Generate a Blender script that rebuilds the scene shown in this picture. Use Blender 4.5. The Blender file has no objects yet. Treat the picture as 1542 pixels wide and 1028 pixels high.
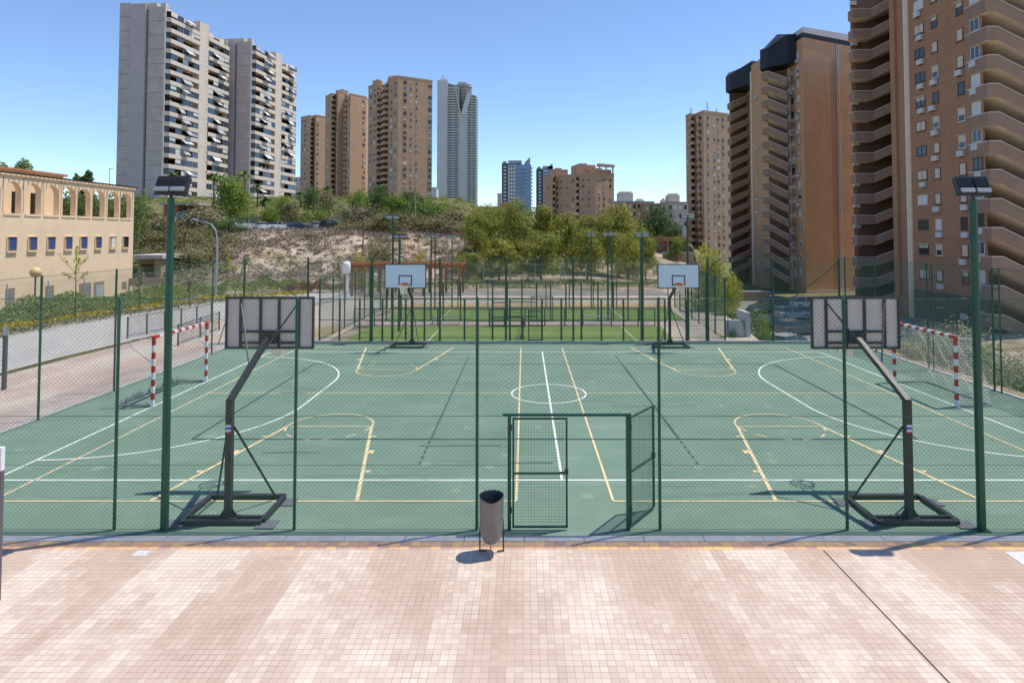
import bpy, math, random
from mathutils import Vector, Matrix
R = math.radians
PI = math.pi
sc = bpy.context.scene
COL = sc.collection
rnd = random.Random(7)

# ------------------------------------------------------------------ survey of the place (camera calibration)
CF, CH, CTH, CXV, CYH = 932.9, 5.075, R(2.018), 789.4, 354.0
CCY = CYH - CF * math.tan(CTH)
CS, CC = math.sin(CTH), math.cos(CTH)

def at(px, py, Y):
    """point at depth Y seen at photo pixel -> (X, Y, Z)"""
    k = (CCY - py) / CF
    W = Y * (k * CC + CS) / (CC - k * CS)
    d = Y * CC + W * CS
    return ((px - CXV) * d / CF, Y, W + CH)

def gnd(px, py, Z=0.0):
    k = (CCY - py) / CF
    W = Z - CH
    Y = W * (CC - k * CS) / (k * CC + CS)
    d = Y * CC + W * CS
    return ((px - CXV) * d / CF, Y, Z)

def xat(px, Y):
    return (px - CXV) * Y / CF

def zat(py, Y):
    return at(CXV, py, Y)[2]

def sstep(a, b, x):
    t = min(1.0, max(0.0, (x - a) / (b - a)))
    return t * t * (3 - 2 * t)

# ------------------------------------------------------------------ materials
def nn(nt, t, **kw):
    n = nt.nodes.new(t)
    for k, v in kw.items():
        setattr(n, k, v)
    return n

def setin(n, **kw):
    for k, v in kw.items():
        n.inputs[k.replace('_', ' ')].default_value = v

def base_mat(name, rough=0.8, metallic=0.0, spec=0.3):
    m = bpy.data.materials.new(name)
    m.use_nodes = True
    nt = m.node_tree
    b = nt.nodes['Principled BSDF']
    b.inputs['Roughness'].default_value = rough
    b.inputs['Metallic'].default_value = metallic
    b.inputs['Specular IOR Level'].default_value = spec
    return m, nt, b

def coords(nt, kind='Object'):
    return nn(nt, 'ShaderNodeTexCoord').outputs[kind]

def noise(nt, vec, scale, detail=4, rough=0.6):
    n = nn(nt, 'ShaderNodeTexNoise')
    setin(n, Scale=scale, Detail=detail, Roughness=rough)
    nt.links.new(vec, n.inputs['Vector'])
    return n.outputs['Fac']

def ramp(nt, fac, stops):
    r = nn(nt, 'ShaderNodeValToRGB')
    els = r.color_ramp.elements
    while len(els) < len(stops):
        els.new(0.5)
    for e, (p, c) in zip(els, stops):
        e.position = p
        e.color = (*c, 1)
    nt.links.new(fac, r.inputs['Fac'])
    return r.outputs['Color']

def mixc(nt, fac, a, b, blend='MIX'):
    m = nn(nt, 'ShaderNodeMix', data_type='RGBA', blend_type=blend)
    for sock, v in ((m.inputs[0], fac), (m.inputs[6], a), (m.inputs[7], b)):
        if isinstance(v, (int, float)):
            sock.default_value = v
        elif isinstance(v, tuple):
            sock.default_value = (*v, 1)
        else:
            nt.links.new(v, sock)
    return m.outputs[2]

def math_(nt, op, a, b=None, c=None):
    m = nn(nt, 'ShaderNodeMath', operation=op)
    for i, v in enumerate((a, b, c)):
        if v is None:
            continue
        if isinstance(v, (int, float)):
            m.inputs[i].default_value = v
        else:
            nt.links.new(v, m.inputs[i])
    return m.outputs[0]

def vmath(nt, op, a, b=None):
    m = nn(nt, 'ShaderNodeVectorMath', operation=op)
    for i, v in enumerate((a, b)):
        if v is None:
            continue
        if isinstance(v, tuple):
            m.inputs[i].default_value = v
        else:
            nt.links.new(v, m.inputs[i])
    return m.outputs[0]

def bump(nt, b, h, strength=0.3, dist=0.02):
    n = nn(nt, 'ShaderNodeBump')
    setin(n, Strength=strength, Distance=dist)
    nt.links.new(h, n.inputs['Height'])
    nt.links.new(n.outputs[0], b.inputs['Normal'])

def mat(name, col, rough=0.8, metallic=0.0, var=0.18, scale=3.0, spec=0.3, bmp=0.0, bscale=30.0, space='Object', dirt=0.0):
    """plain paint / plaster / metal with a mottled colour"""
    m, nt, b = base_mat(name, rough, metallic, spec)
    co = coords(nt, space)
    f = noise(nt, co, scale, 6, 0.65)
    lo = tuple(c * (1 - var) for c in col)
    hi = tuple(min(1, c * (1 + var)) for c in col)
    c = ramp(nt, f, [(0.3, lo), (0.7, hi)])
    if dirt:
        f2 = noise(nt, co, scale * 0.37, 5, 0.7)
        k = ramp(nt, f2, [(0.5, (0, 0, 0)), (0.75, (dirt,) * 3)])
        c = mixc(nt, k, c, tuple(x * 0.45 for x in col))
    nt.links.new(c, b.inputs['Base Color'])
    if bmp:
        bump(nt, b, noise(nt, co, bscale, 4), bmp)
    return m

def leaf_mat(name, cols, trans=0.25, tint=0.25):
    """foliage: a random shade per leaf and broad light and dark clumps"""
    m, nt, b = base_mat(name, 0.6, 0, 0.2)
    g = nn(nt, 'ShaderNodeNewGeometry')
    oi = nn(nt, 'ShaderNodeObjectInfo')
    co = coords(nt)
    f = noise(nt, co, 5.0, 3)
    k = math_(nt, 'ADD', math_(nt, 'MULTIPLY', g.outputs['Random Per Island'], 0.5), math_(nt, 'MULTIPLY', f, 0.5))
    c = ramp(nt, k, [(0.25, cols[0]), (0.5, cols[1]), (0.78, cols[2])])
    c = mixc(nt, math_(nt, 'MULTIPLY', oi.outputs['Random'], tint), c, cols[0])
    nt.links.new(c, b.inputs['Base Color'])
    t = nn(nt, 'ShaderNodeBsdfTranslucent')
    nt.links.new(c, t.inputs['Color'])
    mx = nn(nt, 'ShaderNodeMixShader')
    mx.inputs[0].default_value = trans
    nt.links.new(b.outputs[0], mx.inputs[1])
    nt.links.new(t.outputs[0], mx.inputs[2])
    nt.links.new(mx.outputs[0], nt.nodes['Material Output'].inputs['Surface'])
    return m

def paver_mat(name, size, lo, mid, hi, joint, strips=True, seed=0.0):
    """small square pavers: per-stone tone, longer bands of paler stones, thin uneven joints"""
    m, nt, b = base_mat(name, 0.75, 0, 0.25)
    co = vmath(nt, 'ADD', coords(nt), (seed, seed * 1.7, 0))
    wob = nn(nt, 'ShaderNodeTexNoise'); setin(wob, Scale=1.7, Detail=3.0); nt.links.new(co, wob.inputs['Vector'])
    wv = nn(nt, 'ShaderNodeVectorMath', operation='MULTIPLY_ADD'); nt.links.new(wob.outputs['Color'], wv.inputs[0]); wv.inputs[1].default_value = (size * 0.22, size * 0.22, 0); nt.links.new(co, wv.inputs[2])
    co = wv.outputs[0]
    q = vmath(nt, 'DIVIDE', co, (size, size, 1e6))
    cell = vmath(nt, 'FLOOR', q)
    fr = vmath(nt, 'FRACTION', q)
    wn = nn(nt, 'ShaderNodeTexWhiteNoise', noise_dimensions='2D')
    nt.links.new(cell, wn.inputs['Vector'])
    q2 = vmath(nt, 'FLOOR', vmath(nt, 'DIVIDE', co, (size * 2, size * 3, 1e6)))
    wn2 = nn(nt, 'ShaderNodeTexWhiteNoise', noise_dimensions='2D')
    nt.links.new(q2, wn2.inputs['Vector'])
    # pavers were laid from pallets: long bands of similar stones
    band = noise(nt, vmath(nt, 'MULTIPLY', vmath(nt, 'FLOOR', vmath(nt, 'DIVIDE', co, (size * 2, size * 4, 1e6))), (size * 2 * 0.62, size * 4 * 0.13, 0.0)), 1.0, 2, 0.55)
    band = ramp(nt, band, [(0.40, (0.28,) * 3), (0.47, (0.44,) * 3), (0.53, (0.60,) * 3), (0.60, (0.74,) * 3)])
    big = noise(nt, co, 0.35, 3)
    k = math_(nt, 'ADD', math_(nt, 'MULTIPLY', wn.outputs['Value'], 0.14), math_(nt, 'MULTIPLY', wn2.outputs['Value'], 0.16))
    k = math_(nt, 'ADD', k, math_(nt, 'MULTIPLY', band, 0.80))
    k = math_(nt, 'ADD', k, math_(nt, 'MULTIPLY', math_(nt, 'SUBTRACT', big, 0.5), 0.5))
    c = ramp(nt, math_(nt, 'SUBTRACT', k, 0.045), [(0.30, lo), (0.5, mid), (0.72, hi)])
    fine = noise(nt, co, 60.0, 3)
    c = mixc(nt, 0.35, c, ramp(nt, fine, [(0.3, tuple(x * 0.8 for x in mid)), (0.7, hi)]), 'MIX')
    sep = nn(nt, 'ShaderNodeSeparateXYZ')
    nt.links.new(fr, sep.inputs[0])
    ex = math_(nt, 'MINIMUM', sep.outputs[0], math_(nt, 'SUBTRACT', 1.0, sep.outputs[0]))
    ey = math_(nt, 'MINIMUM', sep.outputs[1], math_(nt, 'SUBTRACT', 1.0, sep.outputs[1]))
    e = math_(nt, 'MINIMUM', ex, math_(nt, 'MULTIPLY', ey, 0.75))
    jn = noise(nt, co, 2.3, 3)
    wdt = math_(nt, 'MULTIPLY', jn, 0.062)
    line = math_(nt, 'LESS_THAN', e, wdt)
    jf = math_(nt, 'MULTIPLY', line, math_(nt, 'ADD', -0.12, math_(nt, 'MULTIPLY', noise(nt, co, 1.1, 3), 1.3)))
    c = mixc(nt, jf, c, joint)
    # scattered grime spots
    sp = noise(nt, co, 3.1, 2)
    c = mixc(nt, ramp(nt, sp, [(0.66, (0, 0, 0)), (0.78, (0.3,) * 3)]), c, tuple(x * 0.75 for x in mid))
    vo = nn(nt, 'ShaderNodeTexVoronoi', feature='F1'); setin(vo, Scale=2.6); nt.links.new(co, vo.inputs['Vector'])
    gum = math_(nt, 'MULTIPLY', math_(nt, 'LESS_THAN', vo.outputs['Distance'], 0.055), math_(nt, 'GREATER_THAN', noise(nt, co, 0.9, 2), 0.5))
    c = mixc(nt, math_(nt, 'MULTIPLY', gum, 0.35), c, (0.16, 0.13, 0.12))
    big2 = noise(nt, co, 0.22, 5, 0.7)
    c = mixc(nt, ramp(nt, big2, [(0.48, (0, 0, 0)), (0.68, (0.28,) * 3)]), c, tuple(x * 0.72 for x in lo))
    nt.links.new(c, b.inputs['Base Color'])
    bump(nt, b, math_(nt, 'SUBTRACT', 1.0, line), 0.35, 0.004)
    return m

# ------------------------------------------------------------------ mesh builder
class MB:
    def __init__(s):
        s.v, s.f, s.m = [], [], []
    def quad(s, a, b, c, d, m=0):
        n = len(s.v)
        s.v += [tuple(a), tuple(b), tuple(c), tuple(d)]
        s.f.append((n, n + 1, n + 2, n + 3)); s.m.append(m)
        return s
    def tri(s, a, b, c, m=0):
        n = len(s.v)
        s.v += [tuple(a), tuple(b), tuple(c)]
        s.f.append((n, n + 1, n + 2)); s.m.append(m)
    def box(s, x0, x1, y0, y1, z0, z1, m=0):
        n = len(s.v)
        s.v += [(x0, y0, z0), (x1, y0, z0), (x1, y1, z0), (x0, y1, z0), (x0, y0, z1), (x1, y0, z1), (x1, y1, z1), (x0, y1, z1)]
        for q in ((0, 3, 2, 1), (4, 5, 6, 7), (0, 1, 5, 4), (1, 2, 6, 5), (2, 3, 7, 6), (3, 0, 4, 7)):
            s.f.append(tuple(n + i for i in q)); s.m.append(m)
        return s
    def bar(s, p0, p1, w, h, m=0, up=(0, 0, 1)):
        """rectangular bar between two points"""
        p0, p1 = Vector(p0), Vector(p1)
        d = (p1 - p0).normalized()
        u = Vector(up)
        if abs(d.dot(u)) > 0.99:
            u = Vector((0, 1, 0))
        a = d.cross(u).normalized() * (w / 2)
        b = a.cross(d).normalized() * (h / 2)
        n = len(s.v)
        for p in (p0, p1):
            for q in (-a - b, a - b, a + b, -a + b):
                s.v.append(tuple(p + q))
        for q in ((3, 2, 1, 0), (4, 5, 6, 7), (0, 1, 5, 4), (1, 2, 6, 5), (2, 3, 7, 6), (3, 0, 4, 7)):
            s.f.append(tuple(n + i for i in q)); s.m.append(m)
        return s
    def tube(s, pts, r, n=8, m=0, cap=True):
        """round tube through points; r may be a list"""
        pts = [Vector(p) for p in pts]
        k = len(pts)
        rs = r if isinstance(r, (list, tuple)) else [r] * k
        n0 = len(s.v)
        prev = None
        for i, p in enumerate(pts):
            d = (pts[min(i + 1, k - 1)] - pts[max(i - 1, 0)])
            d = d.normalized() if d.length > 1e-9 else Vector((0, 0, 1))
            if prev is None:
                a = d.orthogonal().normalized()
            else:
                a = prev - d * prev.dot(d)
                a = a.normalized() if a.length > 1e-6 else d.orthogonal().normalized()
            prev = a
            b = d.cross(a)
            for j in range(n):
                t = 2 * PI * j / n
                s.v.append(tuple(p + (a * math.cos(t) + b * math.sin(t)) * rs[i]))
        for i in range(k - 1):
            for j in range(n):
                j2 = (j + 1) % n
                s.f.append((n0 + i * n + j, n0 + i * n + j2, n0 + (i + 1) * n + j2, n0 + (i + 1) * n + j)); s.m.append(m)
        if cap:
            s.f.append(tuple(n0 + j for j in reversed(range(n)))); s.m.append(m)
            s.f.append(tuple(n0 + (k - 1) * n + j for j in range(n))); s.m.append(m)
        return s
    def prism(s, poly, z0, z1, m=0, top=None, mtop=None, mbot=None):
        n = len(poly); n0 = len(s.v)
        z1s = z1 if isinstance(z1, (list, tuple)) else [z1] * n
        for (x, y) in poly: s.v.append((x, y, z0))
        for (x, y), z in zip(poly, z1s): s.v.append((x, y, z))
        for i in range(n):
            j = (i + 1) % n
            s.f.append((n0 + i, n0 + j, n0 + n + j, n0 + n + i)); s.m.append(m)
        s.f.append(tuple(n0 + i for i in reversed(range(n)))); s.m.append(m if mbot is None else mbot)
        s.f.append(tuple(n0 + n + i for i in range(n))); s.m.append(m if mtop is None else mtop)
        return s
    def band(s, line, th, z0, z1, m=0):
        """upright wall of thickness th along an open polyline (offset to the left side)"""
        k = len(line)
        P = [Vector((x, y)) for x, y in line]
        off = []
        for i in range(k):
            a = (P[i] - P[i - 1]).normalized() if i > 0 else None
            b = (P[i + 1] - P[i]).normalized() if i < k - 1 else None
            if a is None: a = b
            if b is None: b = a
            na, nb = Vector((-a.y, a.x)), Vector((-b.y, b.x))
            q = (na + nb)
            q = q / max(0.3, (1 + na.dot(nb)))
            off.append(P[i] + q * th)
        poly = [tuple(p) for p in P] + [tuple(p) for p in reversed(off)]
        n0 = len(s.v); n = len(poly)
        for (x, y) in poly: s.v.append((x, y, z0))
        for (x, y) in poly: s.v.append((x, y, z1))
        for i in range(n):
            j = (i + 1) % n
            s.f.append((n0 + i, n0 + j, n0 + n + j, n0 + n + i)); s.m.append(m)
        for i in range(k - 1):
            a, b_, c, d = i, i + 1, n - 2 - i, n - 1 - i
            s.f.append((n0 + n + a, n0 + n + b_, n0 + n + c, n0 + n + d)); s.m.append(m)
            s.f.append((n0 + d, n0 + c, n0 + b_, n0 + a)); s.m.append(m)
        return s
    def ball(s, c, r, nu=12, nv=8, m=0, sz=1.0):
        n0 = len(s.v)
        for i in range(nv + 1):
            ph = PI * i / nv
            for j in range(nu):
                t = 2 * PI * j / nu
                s.v.append((c[0] + r * math.sin(ph) * math.cos(t), c[1] + r * math.sin(ph) * math.sin(t), c[2] + sz * r * math.cos(ph)))
        for i in range(nv):
            for j in range(nu):
                j2 = (j + 1) % nu
                s.f.append((n0 + i * nu + j, n0 + (i + 1) * nu + j, n0 + (i + 1) * nu + j2, n0 + i * nu + j2)); s.m.append(m)
        return s
    def lathe(s, prof, n=24, m=0, c=(0, 0)):
        n0 = len(s.v)
        for r, z in prof:
            for j in range(n):
                t = 2 * PI * j / n
                s.v.append((c[0] + r * math.cos(t), c[1] + r * math.sin(t), z))
        for i in range(len(prof) - 1):
            for j in range(n):
                j2 = (j + 1) % n
                s.f.append((n0 + i * n + j, n0 + i * n + j2, n0 + (i + 1) * n + j2, n0 + (i + 1) * n + j)); s.m.append(m)
        return s
    def add(s, o, mtx=None, moff=0):
        n = len(s.v)
        s.v += [tuple(mtx @ Vector(p)) if mtx else p for p in o.v]
        s.f += [tuple(n + i for i in q) for q in o.f]
        s.m += [i + moff for i in o.m]
        return s
    def mesh(s, name, mats, smooth=False):
        me = bpy.data.meshes.new(name)
        me.from_pydata(s.v, [], s.f)
        if not isinstance(mats, (list, tuple)): mats = [mats]
        for mm in mats: me.materials.append(mm)
        if len(mats) > 1: me.polygons.foreach_set('material_index', s.m)
        if smooth: me.polygons.foreach_set('use_smooth', [True] * len(s.f))
        me.update()
        return me
    def build(s, name, mats, parent=None, loc=(0, 0, 0), rz=0.0, smooth=False):
        return put(name, s.mesh(name, mats, smooth), parent, loc, rz)

def put(name, me, parent=None, loc=(0, 0, 0), rz=0.0, scale=None, rot=None):
    o = bpy.data.objects.new(name, me)
    COL.objects.link(o)
    o.location = loc
    o.rotation_euler = rot if rot else (0, 0, rz)
    if scale: o.scale = scale
    if parent: o.parent = parent
    return o

def tag(o, label=None, cat=None, group=None, kind=None):
    if label: o['label'] = label
    if cat: o['category'] = cat
    if group: o['group'] = group
    if kind: o['kind'] = kind
    return o

def thing(name, label, cat, loc=(0, 0, 0), rz=0.0, group=None, scale=None):
    o = put(name, None, None, loc, rz, scale)
    o.empty_display_size = 0.3
    return tag(o, label, cat, group)

def struct(name, mb, m, smooth=False, loc=(0, 0, 0)):
    return tag(mb.build(name, m, None, loc, 0, smooth), kind='structure')

def copy_tree(o, parent=None):
    c = o.copy(); COL.objects.link(c); c.parent = parent
    for ch in list(o.children): copy_tree(ch, c)
    return c

def many(parent, name, places, limit=96):
    """repeat parts of one thing: places = [(mesh, loc, rz, distance)]; past the limit the rest is one 'stuff' part"""
    places = sorted(places, key=lambda p: p[3])
    for me, loc, rz, d in places[:limit]:
        put(name, me, parent, loc, rz)
    rest = places[limit:]
    if rest:
        v, f, mi, mats = [], [], [], []
        for me, loc, rz, d in rest:
            n = len(v)
            mx = Matrix.Translation(loc) @ Matrix.Rotation(rz, 4, 'Z')
            v += [tuple(mx @ p.co) for p in me.vertices]
            idx = []
            for mm in me.materials:
                if mm not in mats: mats.append(mm)
                idx.append(mats.index(mm))
            for p in me.polygons:
                f.append(tuple(n + i for i in p.vertices)); mi.append(idx[p.material_index])
        me = bpy.data.meshes.new(name)
        me.from_pydata(v, [], f)
        for mm in mats: me.materials.append(mm)
        me.polygons.foreach_set('material_index', mi)
        tag(put(name, me, parent), kind='stuff')

def chainlink(mb, p0, p1, z0, z1, pitch=0.055, r=0.0021, m=0):
    """diamond mesh: two families of crossing wires, one in front of the other"""
    p0, p1 = Vector((p0[0], p0[1], 0)), Vector((p1[0], p1[1], 0))
    L = (p1 - p0).length
    d = (p1 - p0) / L
    nrm = Vector((d.y, -d.x, 0))
    H = z1 - z0
    D = pitch * math.sqrt(2)
    for fam in (0, 1):
        off = nrm * (r * 0.9 if fam else -r * 0.9)
        c = -H + D * 0.37
        while c < L:
            # u - c = v  (v from 0..H)
            u0, u1 = max(0.0, c), min(L, c + H)
            if u1 - u0 > 0.01:
                v0, v1 = u0 - c, u1 - c
                if fam: v0, v1 = H - v0, H - v1
                a = p0 + d * u0 + Vector((0, 0, z0 + v0)) + off
                b = p0 + d * u1 + Vector((0, 0, z0 + v1)) + off
                e = (b - a).normalized()
                s1 = nrm * r
                s2 = e.cross(nrm) * r
                n = len(mb.v)
                for q in (a, b):
                    mb.v += [tuple(q + s1), tuple(q - s1 * 0.5 + s2 * 0.87), tuple(q - s1 * 0.5 - s2 * 0.87)]
                for i in range(3):
                    j = (i + 1) % 3
                    mb.f.append((n + i, n + j, n + 3 + j, n + 3 + i)); mb.m.append(m)
            c += D
    return mb

def gridmesh(mb, p0, p1, z0, z1, du, dv, r=0.0022, m=0):
    p0, p1 = Vector((p0[0], p0[1], 0)), Vector((p1[0], p1[1], 0))
    L = (p1 - p0).length; d = (p1 - p0) / L
    k = int(L / du)
    for i in range(1, k + 1):
        q = p0 + d * (i * L / (k + 1))
        mb.tube([(q.x, q.y, z0), (q.x, q.y, z1)], r, 4, m, False)
    k = int((z1 - z0) / dv)
    nrm = Vector((d.y, -d.x, 0)) * r * 1.6
    for i in range(1, k + 1):
        z = z0 + i * (z1 - z0) / (k + 1)
        mb.tube([(p0.x + nrm.x, p0.y + nrm.y, z), (p1.x + nrm.x, p1.y + nrm.y, z)], r, 4, m, False)
    return mb
# ------------------------------------------------------------------ camera, sun, sky
cam = bpy.data.cameras.new('camera')
cam.sensor_width = 36.0
cam.lens = CF / 1542 * 36
cam.shift_x = (771 - CXV) / 1542
cam.shift_y = (CCY - 514) / 1542
cam.clip_start = 0.1
cam.clip_end = 12000
co_ = bpy.data.objects.new('camera', cam)
COL.objects.link(co_)
co_.location = (0, 0, CH)
co_.rotation_euler = (PI / 2 + CTH, 0, 0)
sc.camera = co_

SUN = Vector((0.392, 0.133, 1.0)).normalized()
sd = bpy.data.lights.new('sun', 'SUN')
sd.energy = 3.5
sd.angle = R(0.5)
sd.color = (1.0, 0.93, 0.82)
so = bpy.data.objects.new('sun', sd)
COL.objects.link(so)
so.rotation_euler = SUN.to_track_quat('Z', 'Y').to_euler()

w = bpy.data.worlds.new('World')
sc.world = w
w.use_nodes = True
wn_ = w.node_tree
sky = wn_.nodes.new('ShaderNodeTexSky')
sky.sky_type = 'NISHITA'
sky.sun_disc = False
sky.sun_elevation = math.asin(SUN.z)
sky.sun_rotation = math.atan2(SUN.x, SUN.y)
sky.altitude = 0
sky.air_density = 0.75
sky.dust_density = 0.0
sky.ozone_density = 4.0
wn_.links.new(sky.outputs[0], wn_.nodes['Background'].inputs['Color'])
wn_.nodes['Background'].inputs['Strength'].default_value = 0.15
sc.view_settings.view_transform = 'Standard'
sc.view_settings.look = 'None'
sc.view_settings.exposure = 0.50
sc.view_settings.gamma = 1.0
sc.cycles.max_bounces = 6
sc.cycles.transparent_max_bounces = 8

# ------------------------------------------------------------------ palette
GREEN = mat('green_powder_coat', (0.012, 0.075, 0.042), 0.45, 0, 0.2, 4, 0.45, dirt=0.25)
WIRE = mat('green_coated_wire', (0.035, 0.10, 0.065), 0.5, 0, 0.2, 2, 0.4)
DARKM = mat('black_painted_steel', (0.022, 0.022, 0.026), 0.45, 0, 0.3, 6, 0.5, dirt=0.3)
GALV = mat('galvanised_steel', (0.42, 0.44, 0.46), 0.4, 0.7, 0.15, 8)
GREYPOST = mat('grey_paint', (0.30, 0.31, 0.32), 0.6, 0, 0.15, 5)
RED = mat('red_paint', (0.50, 0.035, 0.025), 0.5, 0, 0.15, 9, dirt=0.15)
WHITE = mat('white_paint', (0.78, 0.78, 0.77), 0.5, 0, 0.06, 6, dirt=0.12)
BOARDBACK = mat('backboard_back', (0.70, 0.595, 0.52), 0.6, 0, 0.06, 3, dirt=0.12)
BOARDFACE = mat('backboard_face', (0.72, 0.74, 0.76), 0.4, 0, 0.04, 3, dirt=0.08)
ORANGE = mat('orange_rim', (0.55, 0.11, 0.03), 0.5, 0, 0.15, 9)
CORD = mat('net_cord', (0.76, 0.71, 0.62), 0.9, 0, 0.1, 9)
DCORD = mat('dark_net_cord', (0.12, 0.12, 0.13), 0.9, 0, 0.1, 9)
BINM = mat('brown_grey_bin_metal', (0.195, 0.185, 0.175), 0.42, 0.35, 0.12, 5, 0.5, dirt=0.2)
BAG = mat('black_bin_liner', (0.012, 0.012, 0.015), 0.25, 0, 0.3, 20, 0.6, bmp=0.8, bscale=25)
CONC = mat('pale_concrete', (0.42, 0.41, 0.39), 0.9, 0, 0.14, 1.5, 0.2, bmp=0.2, dirt=0.3)
KERB = mat('kerb_concrete', (0.50, 0.49, 0.48), 0.85, 0, 0.15, 4, 0.2, bmp=0.2, dirt=0.3)
ROAD = mat('pale_asphalt', (0.42, 0.395, 0.375), 0.9, 0, 0.12, 0.8, 0.2, bmp=0.2, bscale=60, dirt=0.25)
ASPH = mat('grey_asphalt', (0.20, 0.195, 0.19), 0.9, 0, 0.18, 0.6, 0.2, bmp=0.2, bscale=60, dirt=0.2)
TAN = mat('tan_path', (0.50, 0.35, 0.18), 0.9, 0, 0.15, 1.2, 0.2, dirt=0.3)
BEIGE = mat('beige_slabs', (0.48, 0.41, 0.34), 0.9, 0, 0.14, 0.9, 0.2, dirt=0.25)
WOOD = mat('brown_wood', (0.27, 0.10, 0.035), 0.7, 0, 0.25, 3, 0.3)
TRUNK = mat('bark', (0.14, 0.10, 0.07), 0.95, 0, 0.3, 4, 0.1, bmp=0.5, bscale=12)
PALMBARK = mat('palm_bark', (0.20, 0.15, 0.10), 0.95, 0, 0.3, 3, 0.1, bmp=0.5, bscale=10)
GLASS = mat('window_glass', (0.035, 0.045, 0.055), 0.08, 0, 0.3, 1.0, 0.6)
GLASSB = mat('blue_window_glass', (0.05, 0.075, 0.11), 0.15, 0.1, 0.3, 1.0, 0.7)
DARKIN = mat('dark_interior', (0.03, 0.027, 0.025), 0.9, 0, 0.4, 0.7, 0.1)
BLIND = mat('cream_roller_blind', (0.64, 0.54, 0.41), 0.8, 0, 0.12, 2)
BLINDW = mat('white_roller_blind', (0.66, 0.65, 0.62), 0.8, 0, 0.08, 2)
ACW = mat('air_conditioner_white', (0.62, 0.62, 0.60), 0.6, 0, 0.08, 5)
PLASTIC_BLUE = mat('blue_shutter', (0.05, 0.08, 0.22), 0.6, 0, 0.15, 4)

# ------------------------------------------------------------------ ground
def H(X, Y):
    if Y < 1: return -0.04
    r = X / Y
    A = 1.0 - 0.62 * sstep(-0.12, 0.03, r) - 0.30 * sstep(0.2, 0.3, r)
    z = A * (6.1 * sstep(66, 108, Y) + 8.8 * sstep(122, 168, Y))
    z += A * 0.55 * sstep(66, 80, Y) * (1 - sstep(90, 103, Y)) * (math.sin(X * 0.31 + Y * 0.17) + math.sin(X * 0.13 - Y * 0.23 + 1) + 0.6 * math.sin(X * 0.71 + 2))
    if X < -33.4: z -= 1.35 * sstep(33.4, 36.0, -X) * (1 - sstep(66, 75, Y)) * sstep(20, 30, Y)
    # lower ground with the car park on the right
    edge = 16.4 if Y < 30.0 else max(10.6, 0.27 * Y)
    k = sstep(edge, edge + 2.6, X)
    z = z * (1 - k) + k * (-4.7 - 1.6 * sstep(70, 125, Y))
    return z - 0.05 + 0.02 * math.sin(X * 1.3) * math.sin(Y * 1.1) * (1 if Y > 64 else 0)

def axis(parts):
    out = []
    for a, b, st in parts:
        k = max(1, round((b - a) / st))
        out += [a + (b - a) * i / k for i in range(k)]
    out.append(parts[-1][1])
    return out
gx = axis([(-7000, -900, 1000), (-900, -160, 40), (-160, -100, 4), (-100, 60, 1.25), (60, 160, 5), (160, 900, 40), (900, 7000, 1000)])
gy = axis([(-7000, -60, 1500), (-60, 0, 20), (0, 20, 5), (20, 130, 1.25), (130, 200, 3), (200, 900, 30), (900, 9000, 900)])
g = MB()
for y in gy:
    for x in gx:
        g.v.append((x, y, H(x, y)))
W_ = len(gx)
for j in range(len(gy) - 1):
    for i in range(W_ - 1):
        a = j * W_ + i
        g.f.append((a, a + 1, a + W_ + 1, a + W_)); g.m.append(0)
m, nt, b = base_mat('dry_earth', 0.95, 0, 0.1)
co = coords(nt)
n1 = noise(nt, co, 0.10, 6, 0.65); n2 = noise(nt, co, 0.9, 8, 0.75); n3 = noise(nt, co, 0.33, 7, 0.7)
n4 = noise(nt, vmath(nt, 'MULTIPLY', co, (1.0, 1.0, 2.5)), 2.6, 8, 0.8)
earth = ramp(nt, math_(nt, 'ADD', math_(nt, 'MULTIPLY', n2, 0.5), math_(nt, 'MULTIPLY', n4, 0.5)), [(0.36, (0.22, 0.16, 0.115)), (0.45, (0.42, 0.33, 0.25)), (0.57, (0.60, 0.50, 0.40)), (0.68, (0.70, 0.62, 0.52))])
dry = ramp(nt, n2, [(0.3, (0.11, 0.085, 0.05)), (0.5, (0.25, 0.20, 0.12)), (0.75, (0.42, 0.34, 0.22))])
c = mixc(nt, ramp(nt, n3, [(0.42, (0, 0, 0)), (0.60, (1, 1, 1))]), earth, dry)
grs = ramp(nt, n2, [(0.3, (0.05, 0.06, 0.02)), (0.7, (0.17, 0.17, 0.07))])
c = mixc(nt, ramp(nt, n1, [(0.55, (0, 0, 0)), (0.64, (0.8,) * 3)]), c, grs)
sep = nn(nt, 'ShaderNodeSeparateXYZ'); nt.links.new(co, sep.inputs[0])
yy = math_(nt, 'ADD', sep.outputs[1], math_(nt, 'MULTIPLY', n1, 26.0))
xx = math_(nt, 'ADD', math_(nt, 'DIVIDE', sep.outputs[0], math_(nt, 'MAXIMUM', sep.outputs[1], 5.0)), math_(nt, 'MULTIPLY', n1, 0.12))
kv = math_(nt, 'MAXIMUM', math_(nt, 'MULTIPLY', math_(nt, 'SUBTRACT', yy, 112.0), 0.12), math_(nt, 'MULTIPLY', math_(nt, 'SUBTRACT', -0.40, xx), 14.0))
kvn = nn(nt, 'ShaderNodeClamp'); nt.links.new(kv, kvn.inputs[0])
litter = ramp(nt, n2, [(0.3, (0.075, 0.078, 0.028)), (0.55, (0.17, 0.16, 0.065)), (0.78, (0.32, 0.27, 0.16))])
c = mixc(nt, math_(nt, 'MULTIPLY', kvn.outputs[0], 0.9), c, litter)
nt.links.new(c, b.inputs['Base Color'])
bump(nt, b, n2, 0.9, 0.35)
DRY = m
struct('ground', g, DRY, True)

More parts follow.
